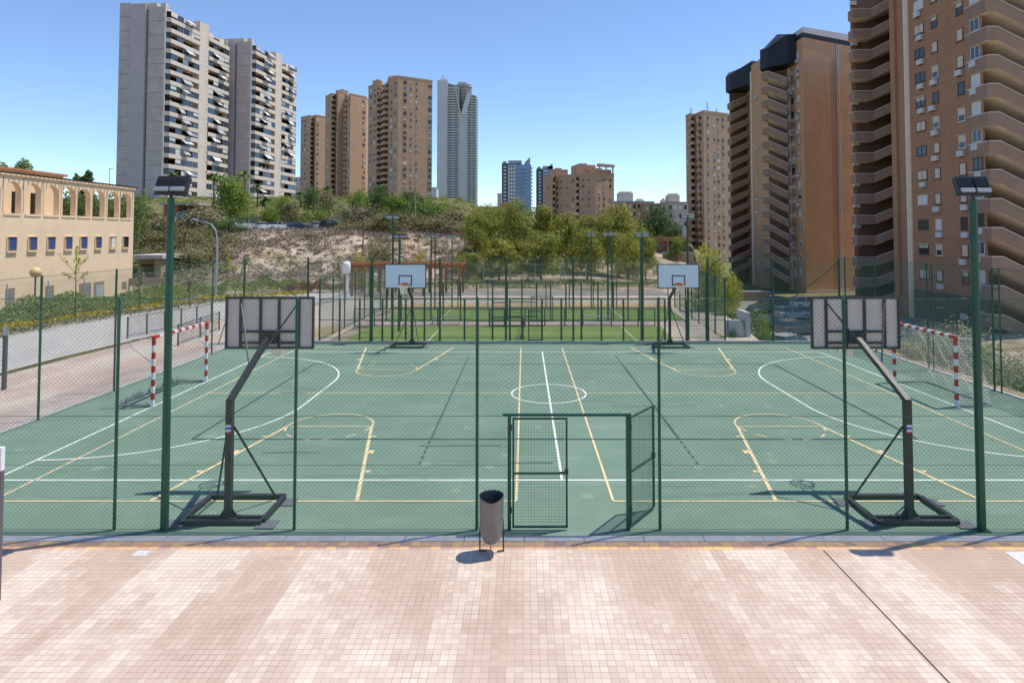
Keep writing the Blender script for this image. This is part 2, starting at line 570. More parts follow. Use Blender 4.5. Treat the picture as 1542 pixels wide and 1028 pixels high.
# foreground plaza
PAV = paver_mat('pink_pavers', 0.1, (0.425, 0.288, 0.226), (0.525, 0.395, 0.318), (0.70, 0.615, 0.525), (0.19, 0.14, 0.12))
PAV2 = paver_mat('pink_pavers_far', 0.2, (0.44, 0.30, 0.25), (0.52, 0.40, 0.335), (0.60, 0.52, 0.45), (0.16, 0.13, 0.12), seed=3.3)
Y_EDGE = gnd(700, 826.5)[1]; Y_BR = gnd(700, 815.0)[1]; Y_KB = gnd(700, 807.0)[1]
p = MB()
p.quad((-34, -9, 0), (34, -9, 0), (34, Y_EDGE, 0), (-34, Y_EDGE, 0))
struct('plaza_paving', p, PAV)
# soldier course of orange, ochre and brown bricks
m, nt, b = base_mat('brick_border', 0.8, 0, 0.25)
co = coords(nt)
sep = nn(nt, 'ShaderNodeSeparateXYZ'); nt.links.new(co, sep.inputs[0])
ix = math_(nt, 'FLOOR', math_(nt, 'DIVIDE', sep.outputs[0], 0.17))
iy = math_(nt, 'FLOOR', math_(nt, 'DIVIDE', sep.outputs[1], 0.12))
cmb = nn(nt, 'ShaderNodeCombineXYZ'); nt.links.new(ix, cmb.inputs[0]); nt.links.new(iy, cmb.inputs[1])
wn = nn(nt, 'ShaderNodeTexWhiteNoise', noise_dimensions='2D'); nt.links.new(cmb.outputs[0], wn.inputs['Vector'])
c = ramp(nt, wn.outputs['Value'], [(0.05, (0.36, 0.24, 0.21)), (0.3, (0.58, 0.31, 0.19)), (0.55, (0.70, 0.40, 0.21)), (0.8, (0.74, 0.45, 0.19)), (0.97, (0.80, 0.50, 0.15))])
c = mixc(nt, 0.3, c, ramp(nt, noise(nt, co, 18, 5), [(0.3, (0.30, 0.2, 0.16)), (0.7, (0.7, 0.5, 0.36))]))
fx = math_(nt, 'FRACT', math_(nt, 'DIVIDE', sep.outputs[0], 0.17))
c = mixc(nt, math_(nt, 'MULTIPLY', math_(nt, 'LESS_THAN', fx, 0.06), 0.5), c, (0.18, 0.13, 0.11))
nt.links.new(c, b.inputs['Base Color'])
p = MB(); p.quad((-34, Y_EDGE, 0.0), (34, Y_EDGE, 0.0), (34, Y_BR, 0.0), (-34, Y_BR, 0.0))
struct('brick_border', p, m)
p = MB()
x = -34.0
while x < 34:
    p.box(x + 0.006, x + 0.994, Y_BR, Y_KB - 0.004, -0.2, 0.012); x += 1.0
struct('kerb', p, KERB)
# drainage slot and two pale inspection plates
p = MB(); p.quad((4.815, -9, 0.004), (4.838, -9, 0.004), (4.838, Y_EDGE - 0.03, 0.004), (4.815, Y_EDGE - 0.03, 0.004))
struct('drainage_slot', p, mat('slot_dark', (0.10, 0.075, 0.065), 0.9))
for q, lb in (((1552, 841), 'pale square inspection cover set in paving beside right floodlight mast'), ((213, 833), 'small pale inspection cover in pink paving near left floodlight mast')):
    X, Y, Z = gnd(*q)
    sz = 0.26 if q[0] > 1000 else 0.11
    mb = MB(); mb.box(X - sz, X + sz, Y - sz * 0.8, Y + sz * 0.8, -0.05, 0.006)
    mb.box(X - sz * 0.2, X + sz * 0.2, Y - 0.012, Y + 0.012, 0.006, 0.010)
    tag(mb.build('inspection_cover', mat('cover_plate', (0.56, 0.555, 0.54), 0.6)), lb, 'manhole cover')

# the court
CX0, CX1, CY0, CY1 = -13.35, 15.35, Y_KB, 29.55
m, nt, b = base_mat('green_court_resin', 0.8, 0, 0.2)
co = coords(nt)
a1 = noise(nt, co, 0.55, 6, 0.65); a2 = noise(nt, co, 90, 2); a3 = noise(nt, vmath(nt, 'MULTIPLY', co, (0.25, 1.1, 1)), 1.1, 5, 0.7)
c = ramp(nt, a1, [(0.28, (0.118, 0.190, 0.140)), (0.5, (0.152, 0.234, 0.176)), (0.75, (0.200, 0.278, 0.216))])
c = mixc(nt, 0.35, c, ramp(nt, a2, [(0.3, (0.080, 0.138, 0.100)), (0.7, (0.205, 0.290, 0.225))]))
c = mixc(nt, ramp(nt, a3, [(0.54, (0, 0, 0)), (0.72, (0.5,) * 3)]), c, (0.215, 0.305, 0.245))
a4 = noise(nt, co, 1.9, 3)
c = mixc(nt, ramp(nt, a4, [(0.68, (0, 0, 0)), (0.78, (0.45,) * 3)]), c, (0.060, 0.110, 0.082))
a5 = noise(nt, vmath(nt, 'MULTIPLY', co, (0.12, 2.2, 1)), 1.6, 4, 0.6)
c = mixc(nt, ramp(nt, a5, [(0.60, (0, 0, 0)), (0.70, (0.42,) * 3)]), c, (0.075, 0.125, 0.095))
vo = nn(nt, 'ShaderNodeTexVoronoi', feature='F1'); setin(vo, Scale=0.9); nt.links.new(co, vo.inputs['Vector'])
a6 = math_(nt, 'MULTIPLY', math_(nt, 'LESS_THAN', vo.outputs['Distance'], 0.11), noise(nt, co, 14, 3))
c = mixc(nt, math_(nt, 'MULTIPLY', a6, 0.55), c, (0.36, 0.38, 0.31))
nt.links.new(c, b.inputs['Base Color'])
bump(nt, b, a2, 0.15, 0.004)
COURT = m
p = MB(); p.box(CX0, CX1, CY0, CY1, -0.3, 0.0)
struct('court_surface', p, COURT)

def line_mat(name, col, wear=0.5):
    m, nt, b = base_mat(name, 0.8, 0, 0.2)
    co = coords(nt)
    f = noise(nt, co, 2.2, 7, 0.75)
    k = ramp(nt, f, [(0.5 + (0.5 - wear) * 0.3, (0, 0, 0)), (0.78, (0.85,) * 3)])
    c = mixc(nt, k, col, (0.13, 0.23, 0.17))
    nt.links.new(c, b.inputs['Base Color'])
    return m
WL = line_mat('white_line_paint', (0.72, 0.75, 0.73), 0.35)
YL = line_mat('cream_line_paint', (0.66, 0.55, 0.33), 0.45)
DL = line_mat('dark_line_paint', (0.055, 0.095, 0.105), 0.62)
TL = 0.004
def strip(mb, a, b_, w, z):
    a, b_ = Vector(a), Vector(b_)
    d = (b_ - a).normalized(); q = Vector((-d.y, d.x)) * w / 2
    mb.quad((*(a - q), z), (*(b_ - q), z), (*(b_ + q), z), (*(a + q), z))
def arc(mb, c, r, t0, t1, w, z, n=48, dash=None):
    for i in range(n):
        if dash and (i // dash) % 2: continue
        u0, u1 = t0 + (t1 - t0) * i / n, t0 + (t1 - t0) * (i + 1) / n
        pts = [(c[0] + rr * math.cos(u), c[1] + rr * math.sin(u), z) for rr, u in ((r - w / 2, u0), (r + w / 2, u0), (r + w / 2, u1), (r - w / 2, u1))]
        mb.quad(*pts)
YM = 20.10                      # middle of the court in depth
GXL, GXR = -11.02, 12.83        # goal lines
XC = 0.785
WY0 = gnd(700, 722.6)[1]; WY1 = 2 * YM - WY0
mb = MB()
for y in (WY0, WY1): strip(mb, (GXL - 0.03, y), (GXR + 0.03, y), 0.055, TL)
for x in (GXL, GXR): strip(mb, (x, WY0 + 0.03), (x, WY1 - 0.03), 0.055, TL)
strip(mb, (XC, WY0 + 0.03), (XC, YM - 1.22), 0.055, TL); strip(mb, (XC, YM - 1.16), (XC, YM + 1.16), 0.055, TL); strip(mb, (XC, YM + 1.22), (XC, WY1 - 0.03), 0.055, TL)
arc(mb, (XC, YM), 1.19, 0, 2 * PI, 0.055, TL)
RG = 4.42
for gx_, sgn in ((GXL, 1), (GXR, -1)):
    for yy, up in ((YM - 1.5, -1), (YM + 1.5, 1)):
        t0 = up * PI / 2; t1 = 0 if sgn > 0 else up * PI
        arc(mb, (gx_, yy), RG, t0, t1, 0.055, TL + 0.0012)
    strip(mb, (gx_ + sgn * RG, YM - 1.5), (gx_ + sgn * RG, YM + 1.5), 0.055, TL + 0.0012)
struct('white_court_lines', mb, WL)
mb = MB(); z = 2 * TL
BY0 = gnd(700, 754.6)[1]; BY1 = 2 * YM - BY0
for x0, x1, xc, kx in ((-10.15, -0.15, -5.17, 0), (1.70, 11.78, 6.78, 0)):
    for y in (BY0, BY1): strip(mb, (x0, y), (x1, y), 0.05, z)
    for x in (x0, x1): strip(mb, (x, BY0 + 0.025), (x, BY1 - 0.025), 0.05, z)
    strip(mb, (x0 + 0.03, YM), (x1 - 0.03, YM), 0.05, z)
    for by, s_ in ((BY0, 1), (BY1, -1)):
        fy = by + s_ * 4.62
        for sx in (-1, 1):
            strip(mb, (xc + sx * 1.97, by + s_ * 0.03), (xc + sx * 1.12, fy), 0.075, z + 0.0012)
            for t, l in ((0.32, 0.10), (0.58, 0.22), (0.82, 0.08)):
                px_ = xc + sx * (1.97 - 0.85 * t); py_ = by + s_ * 4.62 * t
                strip(mb, (px_ + sx * 0.05, py_), (px_ + sx * 0.17, py_ + s_ * 0.01), l, z + 0.0024)
        strip(mb, (xc - 1.08, fy), (xc + 1.08, fy), 0.05, z)
        arc(mb, (xc, fy), 1.13, 0, s_ * PI, 0.05, z + 0.0024, 36)
        arc(mb, (xc, fy), 1.10, -s_ * 0.1, -s_ * (PI - 0.1), 0.05, z + 0.0024, 33, 3)
struct('cream_court_lines', mb, YL)
mb = MB(); z = 3 * TL + 0.004
for y in (YM - 4.5, YM + 4.5): strip(mb, (-8.27, y), (9.8, y), 0.05, z)
for x in (-8.27, 9.8): strip(mb, (x, YM - 4.47), (x, YM + 4.47), 0.05, z + 0.001)
for x in (-2.32, 3.86):
    strip(mb, (x, YM - 4.47), (x, YM + 4.47), 0.05, z + 0.001)
    for k in range(5):
        for s_ in (-1, 1): strip(mb, (x, YM + s_ * (4.65 + k * 0.34)), (x, YM + s_ * (4.80 + k * 0.34)), 0.05, z + 0.001)
for k in range(9):
    X, Y = rnd.uniform(-9, 11), rnd.uniform(13, 27)
    strip(mb, (X, Y), (X + rnd.uniform(0.8, 2.6), Y + 0.02), 0.03, z + 0.0024)
struct('dark_court_lines', mb, DL)
p = MB(); p.box(CX0, CX1, CY1, CY1 + 0.14, -0.3, 0.06); p.box(CX0 - 0.14, CX0, CY0, CY1, -0.3, 0.04); p.box(CX1, CX1 + 0.14, CY0, CY1, -0.6, 0.04)
struct('court_kerb', p, KERB)

# paths and roads around the court (each a sheet on the level ground)
p = MB(); p.quad((-19.4, Y_EDGE + 0.4, -0.012), (CX0 - 0.14, Y_EDGE + 0.4, -0.012), (CX0 - 0.14, 37.5, -0.012), (-18.3, 37.5, -0.012))
struct('side_plaza_paving', p, PAV2)
p = MB()
pts = [(-27.5, 6), (-19.4, 6), (-19.4, 26), (-18.3, 37.5), (-15.6, 47), (-13.5, 50.5), (-15.5, 57.0), (-20, 57.0), (-27.5, 55)]
p.prism([(x, y) for x, y in pts], -0.25, -0.008)
struct('road', p, ROAD)
p = MB(); p.prism([(-13.6, 52.7), (13, 53.2), (12.4, 56.2), (-15.4, 56.2)], -0.25, -0.006)
struct('rear_road', p, mat('worn_asphalt', (0.25, 0.24, 0.235), 0.9, 0, 0.15, 0.8, 0.2, bmp=0.2, bscale=60, dirt=0.3))
p = MB()
for (a, b_) in zip([(-19.4, 10.6), (-19.4, 26), (-18.3, 37.5)], [(-19.4, 26), (-18.3, 37.5), (-15.6, 46.9)]):
    strip(p, a, b_, 0.16, -0.003)
struct('side_kerb', p, mat('kerb_rosy', (0.52, 0.39, 0.32), 0.85, 0, 0.12, 3))
p = MB(); p.quad((-18.0, 29.7, -0.004), (-9.4, 29.7, -0.004), (-9.4, 50, -0.004), (-14.2, 50, -0.004))
struct('cage_path', p, BEIGE)
p = MB(); p.quad((-11.9, 31.2, 0.002), (-9.7, 31.2, 0.002), (-9.7, 34.6, 0.002), (-12.3, 34.6, 0.002))
struct('tan_apron', p, TAN)
p = MB(); p.quad((-9.4, 43.6, 0.002), (11.0, 43.6, 0.002), (11.5, 46.0, 0.002), (-9.4, 46.0, 0.002))
struct('tan_path', p, TAN)
p = MB(); p.quad((-9.4, 46.0, -0.002), (12.0, 46.0, -0.002), (13.0, 52.6, -0.002), (-9.4, 52.6, -0.002))
struct('back_walk', p, BEIGE)
p = MB(); p.quad((6.3, 29.7, 0.0), (11.3, 29.7, 0.0), (13.4, 43.6, 0.0), (9.6, 43.6, 0.0))
struct('right_walk', p, BEIGE)
# artificial turf pitches
m, nt, b = base_mat('artificial_turf', 0.9, 0, 0.1)
co = coords(nt)
t1 = noise(nt, co, 0.8, 5, 0.7); t2 = noise(nt, co, 45, 3)
c = ramp(nt, t1, [(0.3, (0.150, 0.22, 0.055)), (0.7, (0.22, 0.30, 0.085))])
c = mixc(nt, 0.5, c, ramp(nt, t2, [(0.3, (0.09, 0.16, 0.02)), (0.7, (0.23, 0.31, 0.09))]))
nt.links.new(c, b.inputs['Base Color']); bump(nt, b, t2, 0.6, 0.02)
TURF = m
for y0, y1, x0, x1 in ((29.72, 34.7, -8.6, 7.2), (36.7, 43.4, -8.4, 9.6)):
    p = MB(); p.quad((x0, y0, 0.006), (x1, y0, 0.006), (x1 + 0.4, y1, 0.006), (x0, y1, 0.006))
    struct('artificial_turf', p, TURF)
mb = MB()
for x in (-4.6, 5.4): strip(mb, (x, 29.9), (x, 34.5), 0.05, 0.011)
for x in (-5.0, 6.0): strip(mb, (x, 36.9), (x, 43.2), 0.05, 0.011)
for y in (32.2, 40.0): strip(mb, (-4.5, y), (5.3, y), 0.05, 0.011)
struct('turf_lines', mb, WL)
p = MB(); p.box(-9.3, 9.8, 34.72, 36.68, -0.2, 0.02)
struct('turf_walkway', p, mat('rosy_concrete', (0.46, 0.36, 0.33), 0.9, 0, 0.12, 2, dirt=0.2))
# ------------------------------------------------------------------ near chain-link fence
FY = gnd(700, 797.5)[1]
FT = zat(449, FY)               # top of the fence
def fence_post(parent, x, y, h, r=0.03, name='post', m=None, z0=0.0):
    mb = MB()
    mb.tube([(0, 0, z0), (0, 0, h)], r, 10)
    mb.tube([(0, 0, h), (0, 0, h + 0.02)], [r * 1.12, r * 0.7], 10)
    return mb.build(name, m or GREEN, parent, (x, y, 0), smooth=False)

near_posts_px = [172, 443, 718, 994, 1276]
nf = thing('chain_link_fence', 'tall green chain-link fence between the pink paving and the near side of the court', 'fence', (0, FY, 0))
for px in near_posts_px: fence_post(nf, gnd(px, 797.5)[0], 0, FT, 0.027)
for x in (CX0, gnd(172, 797.5)[0] - 3.17, gnd(1276, 797.5)[0] + 3.2, gnd(1276, 797.5)[0] + 6.35): fence_post(nf, x, 0, FT, 0.027)
GX0, GX1 = gnd(767, 797.5)[0], gnd(946, 797.5)[0]
GT = zat(626, FY)
FX0, FX1 = CX0, CX1
mb = MB()
chainlink(mb, (FX0, -0.04), (GX0, -0.04), 0.03, FT - 0.01, 0.056, 0.0023)
chainlink(mb, (GX1, -0.04), (FX1, -0.04), 0.03, FT - 0.01, 0.056, 0.0023)
chainlink(mb, (GX0, -0.04), (GX1, -0.04), GT, FT - 0.01, 0.056, 0.0023)
mb.build('mesh', WIRE, nf)
mb = MB()
for z, r in ((FT - 0.01, 0.006), (GT + 0.01, 0.005), (1.12, 0.0035), (0.03, 0.005)):
    if z > GT: mb.tube([(FX0, -0.05, z), (FX1, -0.05, z)], r, 5)
    else:
        mb.tube([(FX0, -0.05, z), (GX0, -0.05, z)], r, 5); mb.tube([(GX1, -0.05, z), (FX1, -0.05, z)], r, 5)
mb.build('tension_wire', WIRE, nf)

# double gate in the fence
gt = thing('double_gate', 'two-leaf green mesh gate in the near fence, one leaf shut and one open', 'gate', (0, FY, 0))
mb = MB(); s_ = 0.03
mb.box(GX0 - s_, GX0 + s_, -s_, s_, 0, GT); mb.box(GX1 - s_, GX1 + s_, -s_, s_, 0, GT)
mb.box(GX0 - 0.12, GX1 + 0.06, -s_, s_, GT, GT + 0.04)
mb.build('gate_frame', GREEN, gt)
LW = gnd(855, 797.5)[0] - GX0 - 0.05
def leaf(rz, loc, flip):
    mb = MB(); t = 0.017
    x0, x1, z0, z1 = 0.0, LW, 0.04, GT - 0.03
    for a in ((x0, x0 + 2 * t), (x1 - 2 * t, x1)): mb.box(*a, -t, t, z0, z1)
    for zz in (z0, z1 - 2 * t, (z0 + z1) / 2 - 0.03): mb.box(x0 + 2 * t, x1 - 2 * t, -t * 0.8, t * 0.8, zz, zz + 2 * t)
    o = mb.build('gate_leaf', GREEN, gt, loc, rz)
    mb = MB(); gridmesh(mb, (x0 + 0.04, 0), (x1 - 0.04, 0), z0 + 0.05, z1 - 0.05, 0.05, 0.05, 0.0024)
    mb.build('welded_mesh', WIRE, o)
    mb = MB(); mb.box(x1 - 0.05, x1 + 0.01, -0.03, 0.03, 0.95, 1.03); mb.bar((x1 - 0.05, -0.05, 1.0), (x1 - 0.15, -0.05, 1.0), 0.02, 0.02)
    mb.build('latch', DARKM, o)
    for zz in (0.3, 1.7):
        mb = MB(); mb.tube([(x0 - 0.02, -0.03, zz), (x0 - 0.02, -0.03, zz + 0.1)], 0.016, 8)
        mb.build('hinge', DARKM, o)
leaf(0, (GX0 + 0.05, 0, 0), False)
ex, ey, _ = gnd(981, 769)
leaf(math.atan2(ey - FY, ex - GX1), (GX1 + 0.045, 0.05, 0), True)

# ------------------------------------------------------------------ floodlight masts
def mast(label, X, Y, h, r, group, head_w=0.27, big=True, tilt=40, rz=0, flip=0, z0=0.0):
    t = thing('floodlight_mast', label, 'floodlight', (X, Y, z0), rz, group)
    mb = MB()
    mb.tube([(0, 0, 0), (0, 0, h)], [r, r * 0.86], 8)
    if big:
        mb.box(-r * 1.5, r * 1.5, -r * 1.5, r * 1.5, 0, 0.015)
    mb.build('pole', GREEN, t)
    mb = MB(); mb.bar((0, 0, h), (0, 0, h + 0.13), 0.035, 0.05)
    mb.bar((-head_w - 0.03, 0, h + 0.07), (head_w + 0.03, 0, h + 0.07), 0.035, 0.035)
    mb.build('crossarm', DARKM, t)
    for k, sx in enumerate((-1, 1)):
        mb = MB(); hw, hh, hd = head_w * 0.48, head_w * (0.58 if big else 0.30), 0.055
        mb.box(-hw, hw, -hd, hd, 0, 2 * hh, 0)
        for i in range(9):
            x = -hw + 0.02 + (2 * hw - 0.04) * i / 8
            mb.box(x - 0.006, x + 0.006, -hd - 0.028, -hd, 0.10, 2 * hh - 0.03, 0)
        mb.box(-hw + 0.01, hw - 0.01, -hd - 0.035, -hd, 0.0, 0.075, 1)
        mb.quad((-hw + 0.015, hd + 0.002, 0.02), (-hw + 0.015, hd + 0.002, 2 * hh - 0.02), (hw - 0.015, hd + 0.002, 2 * hh - 0.02), (hw - 0.015, hd + 0.002, 0.02), 2)
        o = mb.build('lamp_head', [LAMPM, GALV2, LAMPG], t, (sx * head_w * 0.52, -0.02, h + 0.09))
        o.rotation_euler = (R(flip + tilt if not flip else tilt), 0, PI if flip else 0)
    return t
LAMPM = mat('lamp_housing', (0.055, 0.06, 0.068), 0.35, 0.5, 0.35, 14, 0.6)
GALV2 = mat('lamp_gear_cover', (0.30, 0.32, 0.34), 0.5, 0.3, 0.1, 8)
LAMPG = mat('lamp_glass', (0.40, 0.42, 0.43), 0.25, 0, 0.1, 6, 0.6)
MH = zat(298, FY)
mast('tall green floodlight mast before the left near hoop, twin lamps aimed at court', gnd(247, 798)[0], FY, MH, 0.069, 'floodlight masts', tilt=-28)
mast('tall green floodlight mast on the right of the near fence, before the big brick tower', gnd(1482, 800)[0], FY, MH - 0.02, 0.069, 'floodlight masts', tilt=-22)
def far_mast(px, ytop, Y, r, label, flip=1):
    mast(label, xat(px, Y), Y, zat(ytop, Y), r, 'floodlight masts', 0.32, False, -30, 0, flip)
far_mast(592, 332, 29.75, 0.06, 'tall green floodlight mast rising straight behind the left far hoop')
far_mast(1035, 331, 29.75, 0.06, 'tall green floodlight mast rising straight behind the right far hoop')
far_mast(602, 361, 33.0, 0.075, 'shorter dark floodlight mast just right of the tall one behind left far hoop', 0)
far_mast(966, 359, 29.8, 0.085, 'thick green floodlight mast left of the right far hoop')
far_mast(649.5, 360, 37.0, 0.05, 'thin floodlight mast, left one of the close pair beyond the left far hoop')
far_mast(655.5, 360, 43.4, 0.05, 'thin floodlight mast, right one of the close pair beyond the left far hoop')
far_mast(681, 359, 43.6, 0.045, 'slender lone floodlight mast before the yellow bushes and dirt slope')
far_mast(890, 357, 43.6, 0.045, 'slender lone floodlight mast before the olive pines')
far_mast(915, 357, 37.0, 0.06, 'floodlight mast with dark base, left one of the close pair before the pines')
far_mast(921, 356, 43.5, 0.05, 'floodlight mast on the right of the close pair before the pines')

# ------------------------------------------------------------------ basketball hoops
STICK = [mat('sticker_white', (0.7, 0.7, 0.72), 0.5), mat('sticker_blue', (0.04, 0.10, 0.45), 0.5), mat('sticker_red', (0.5, 0.03, 0.03), 0.5)]
SLAB = mat('ballast_slab', (0.13, 0.135, 0.16), 0.9, 0, 0.2, 6, 0.2, dirt=0.3)
def hoop(label, X, Y, rz, near, mir=1):
    """origin at the foot of the pole, +y towards the basket"""
    t = thing('basketball_hoop', label, 'basketball hoop', (X, Y, 0), rz, 'basketball hoops')
    b = 0.045
    mb = MB()
    y0, y1 = -0.10, 0.98; x0, x1 = (-0.80, 0.63) if mir < 0 else (-0.63, 0.80)
    mb.box(x0, x1, y0 - b, y0 + b, 0.02, 0.085); mb.box(x0, x1, y1 - b, y1 + b, 0.02, 0.085)
    mb.box(x0 - b, x0 + b, y0 + b, y1 - b, 0.02, 0.083); mb.box(x1 - b, x1 + b, y0 + b, y1 - b, 0.02, 0.083)
    mb.box(x0 + b, x1 - b, y0 + 0.17, y0 + 0.23, 0.02, 0.075)
    mb.build('base_frame', DARKM, t)
    for sx in (-1, 1):
        for yy in (y0 - 0.02, y1 - 0.2):
            m2 = MB(); m2.box(-0.17, 0.17, -0.16, 0.16, 0.0, 0.018)
            m2.build('ballast_slab', SLAB, t, ((x1 + 0.10 if sx > 0 else x0 - 0.10), yy + 0.02, 0))
    mb = MB()
    mb.box(-0.055, 0.055, -0.055, 0.055, 0.05, 2.15)
    mb.box(-0.16, 0.16, -0.10, 0.10, 0.075, 0.10)
    for s in (-1, 1):
        mb.prism([(s * 0.06, -0.01), (s * 0.06 + s * 0.10, -0.01), (s * 0.06 + s * 0.10, 0.01), (s * 0.06, 0.01)][::s], 0.10, [0.26, 0.12, 0.12, 0.26][::s])
    mb.build('pole', DARKM, t)
    mb = MB()
    mb.bar((0, -0.03, 2.12), (0, 1.62, 2.98), 0.095, 0.095)
    mb.box(-0.17, 0.17, 1.60, 1.655, 2.86, 3.08)
    mb.build('arm', DARKM, t)
    for s in (-1, 1):
        m2 = MB(); m2.tube([(s * 0.055, 0.05, 1.66), ((x1 - 0.17) if s > 0 else (x0 + 0.15), y1 - 0.06, 0.08)], 0.02, 6); m2.build('brace', DARKM, t)
        m2 = MB(); m2.tube([(s * 0.05, 0.85, 2.60), (s * 0.58, 1.64, 3.66)], 0.018, 6); m2.build('stay_rod', DARKM, t)
    # backboard 1.80 x 1.05
    yb = 1.70; zb = 2.75
    mb = MB(); mb.box(-0.895, 0.895, yb, yb + 0.018, zb + 0.005, zb + 1.045, 0)
    mb.quad((-0.87, yb + 0.0185, zb + 0.03), (-0.87, yb + 0.0185, zb + 1.02), (0.87, yb + 0.0185, zb + 1.02), (0.87, yb + 0.0185, zb + 0.03), 1)
    bb = mb.build('backboard', [BOARDBACK, BOARDFACE], t)
    mb = MB(); e = 0.035
    for z in (zb - 0.01, zb + 1.02): mb.box(-0.91, 0.91, yb - 0.045, yb + 0.022, z, z + e)
    for x in (-0.91, 0.91 - e): mb.box(x, x + e, yb - 0.045, yb + 0.022, zb + 0.025, zb + 1.02)
    for x in (-0.60, -0.19, 0.19, 0.60): mb.box(x - 0.024, x + 0.024, yb - 0.043, yb - 0.002, zb + 0.025, zb + 1.02)
    for z in (zb + 0.09, zb + 0.32):
        for xa, xb in ((-0.576, -0.214), (-0.166, 0.166), (0.214, 0.576)): mb.box(xa, xb, yb - 0.042, yb - 0.002, z, z + 0.045)
    mb.build('frame', DARKM, bb)
    mb = MB(); t_ = 0.05; yf = yb + 0.021
    ax0, ax1, az0, az1 = -0.295, 0.295, zb + 0.12, zb + 0.57
    for q in ((ax0, ax1, az0, az0 + t_), (ax0, ax1, az1 - t_, az1)): mb.box(q[0], q[1], yf - 0.002, yf + 0.001, q[2], q[3])
    for q in ((ax0, ax0 + t_), (ax1 - t_, ax1)): mb.box(q[0], q[1], yf - 0.002, yf + 0.001, az0 + t_, az1 - t_)
    mb.build('target_square', DARKM, bb)
    zr = zb + 0.17
    mb = MB()
    cy = yb + 0.15 + 0.225
    ring = [(0.225 * math.cos(a), cy + 0.225 * math.sin(a), zr) for a in [2 * PI * i / 28 for i in range(29)]]
    mb.tube(ring, 0.011, 6); mb.box(-0.13, 0.13, yb + 0.022, yb + 0.035, zr - 0.09, zr + 0.06)
    for s in (-1, 1): mb.bar((s * 0.10, yb + 0.03, zr), (s * 0.10, cy - 0.20, zr), 0.02, 0.02)
    rm = mb.build('rim', ORANGE, t)
    mb = MB(); N = 12
    def npnt(i, j): 
        a = 2 * PI * (i + 0.5 * (j % 2)) / N; rr = (0.222, 0.175, 0.145, 0.125, 0.12)[j]
        return (rr * math.cos(a), cy + rr * math.sin(a), zr - 0.1 * j)
    for j in range(4):
        for i in range(N):
            mb.tube([npnt(i, j), npnt(i, j + 1)], 0.008, 3, cap=False)
            mb.tube([npnt(i, j), npnt(i - 1 if j % 2 == 0 else i + 1, j + 1)], 0.008, 3, cap=False)
    mb.build('net', CORD, rm)
    if near:
        mb = MB()
        for k, (z0, z1, mi) in enumerate(((1.68, 1.72, 0), (1.64, 1.68, 1), (1.60, 1.64, 0), (1.575, 1.60, 2))):
            mb.box(-0.047, 0.047, -0.0585, -0.0555, z0, z1, mi)
        mb.build('sticker', STICK, t)
    return t
PX = (-5.24, 6.82)
YP = gnd(350, 786)[1]
hoop('portable hoop at the near left, its grey backboard seen from behind beside left mast', PX[0], YP, 0, True, -1)
hoop('portable hoop at the near right, its grey backboard seen from behind beside right mast', PX[1], YP, 0, True)
hoop('portable hoop at the far left, white backboard facing us before the turf cage', PX[0] + 0.03, 2 * YM - YP - 0.1, PI, False)
hoop('portable hoop at the far right, white backboard facing us beside the thick mast', PX[1] - 0.06, 2 * YM - YP - 0.1, PI, False)

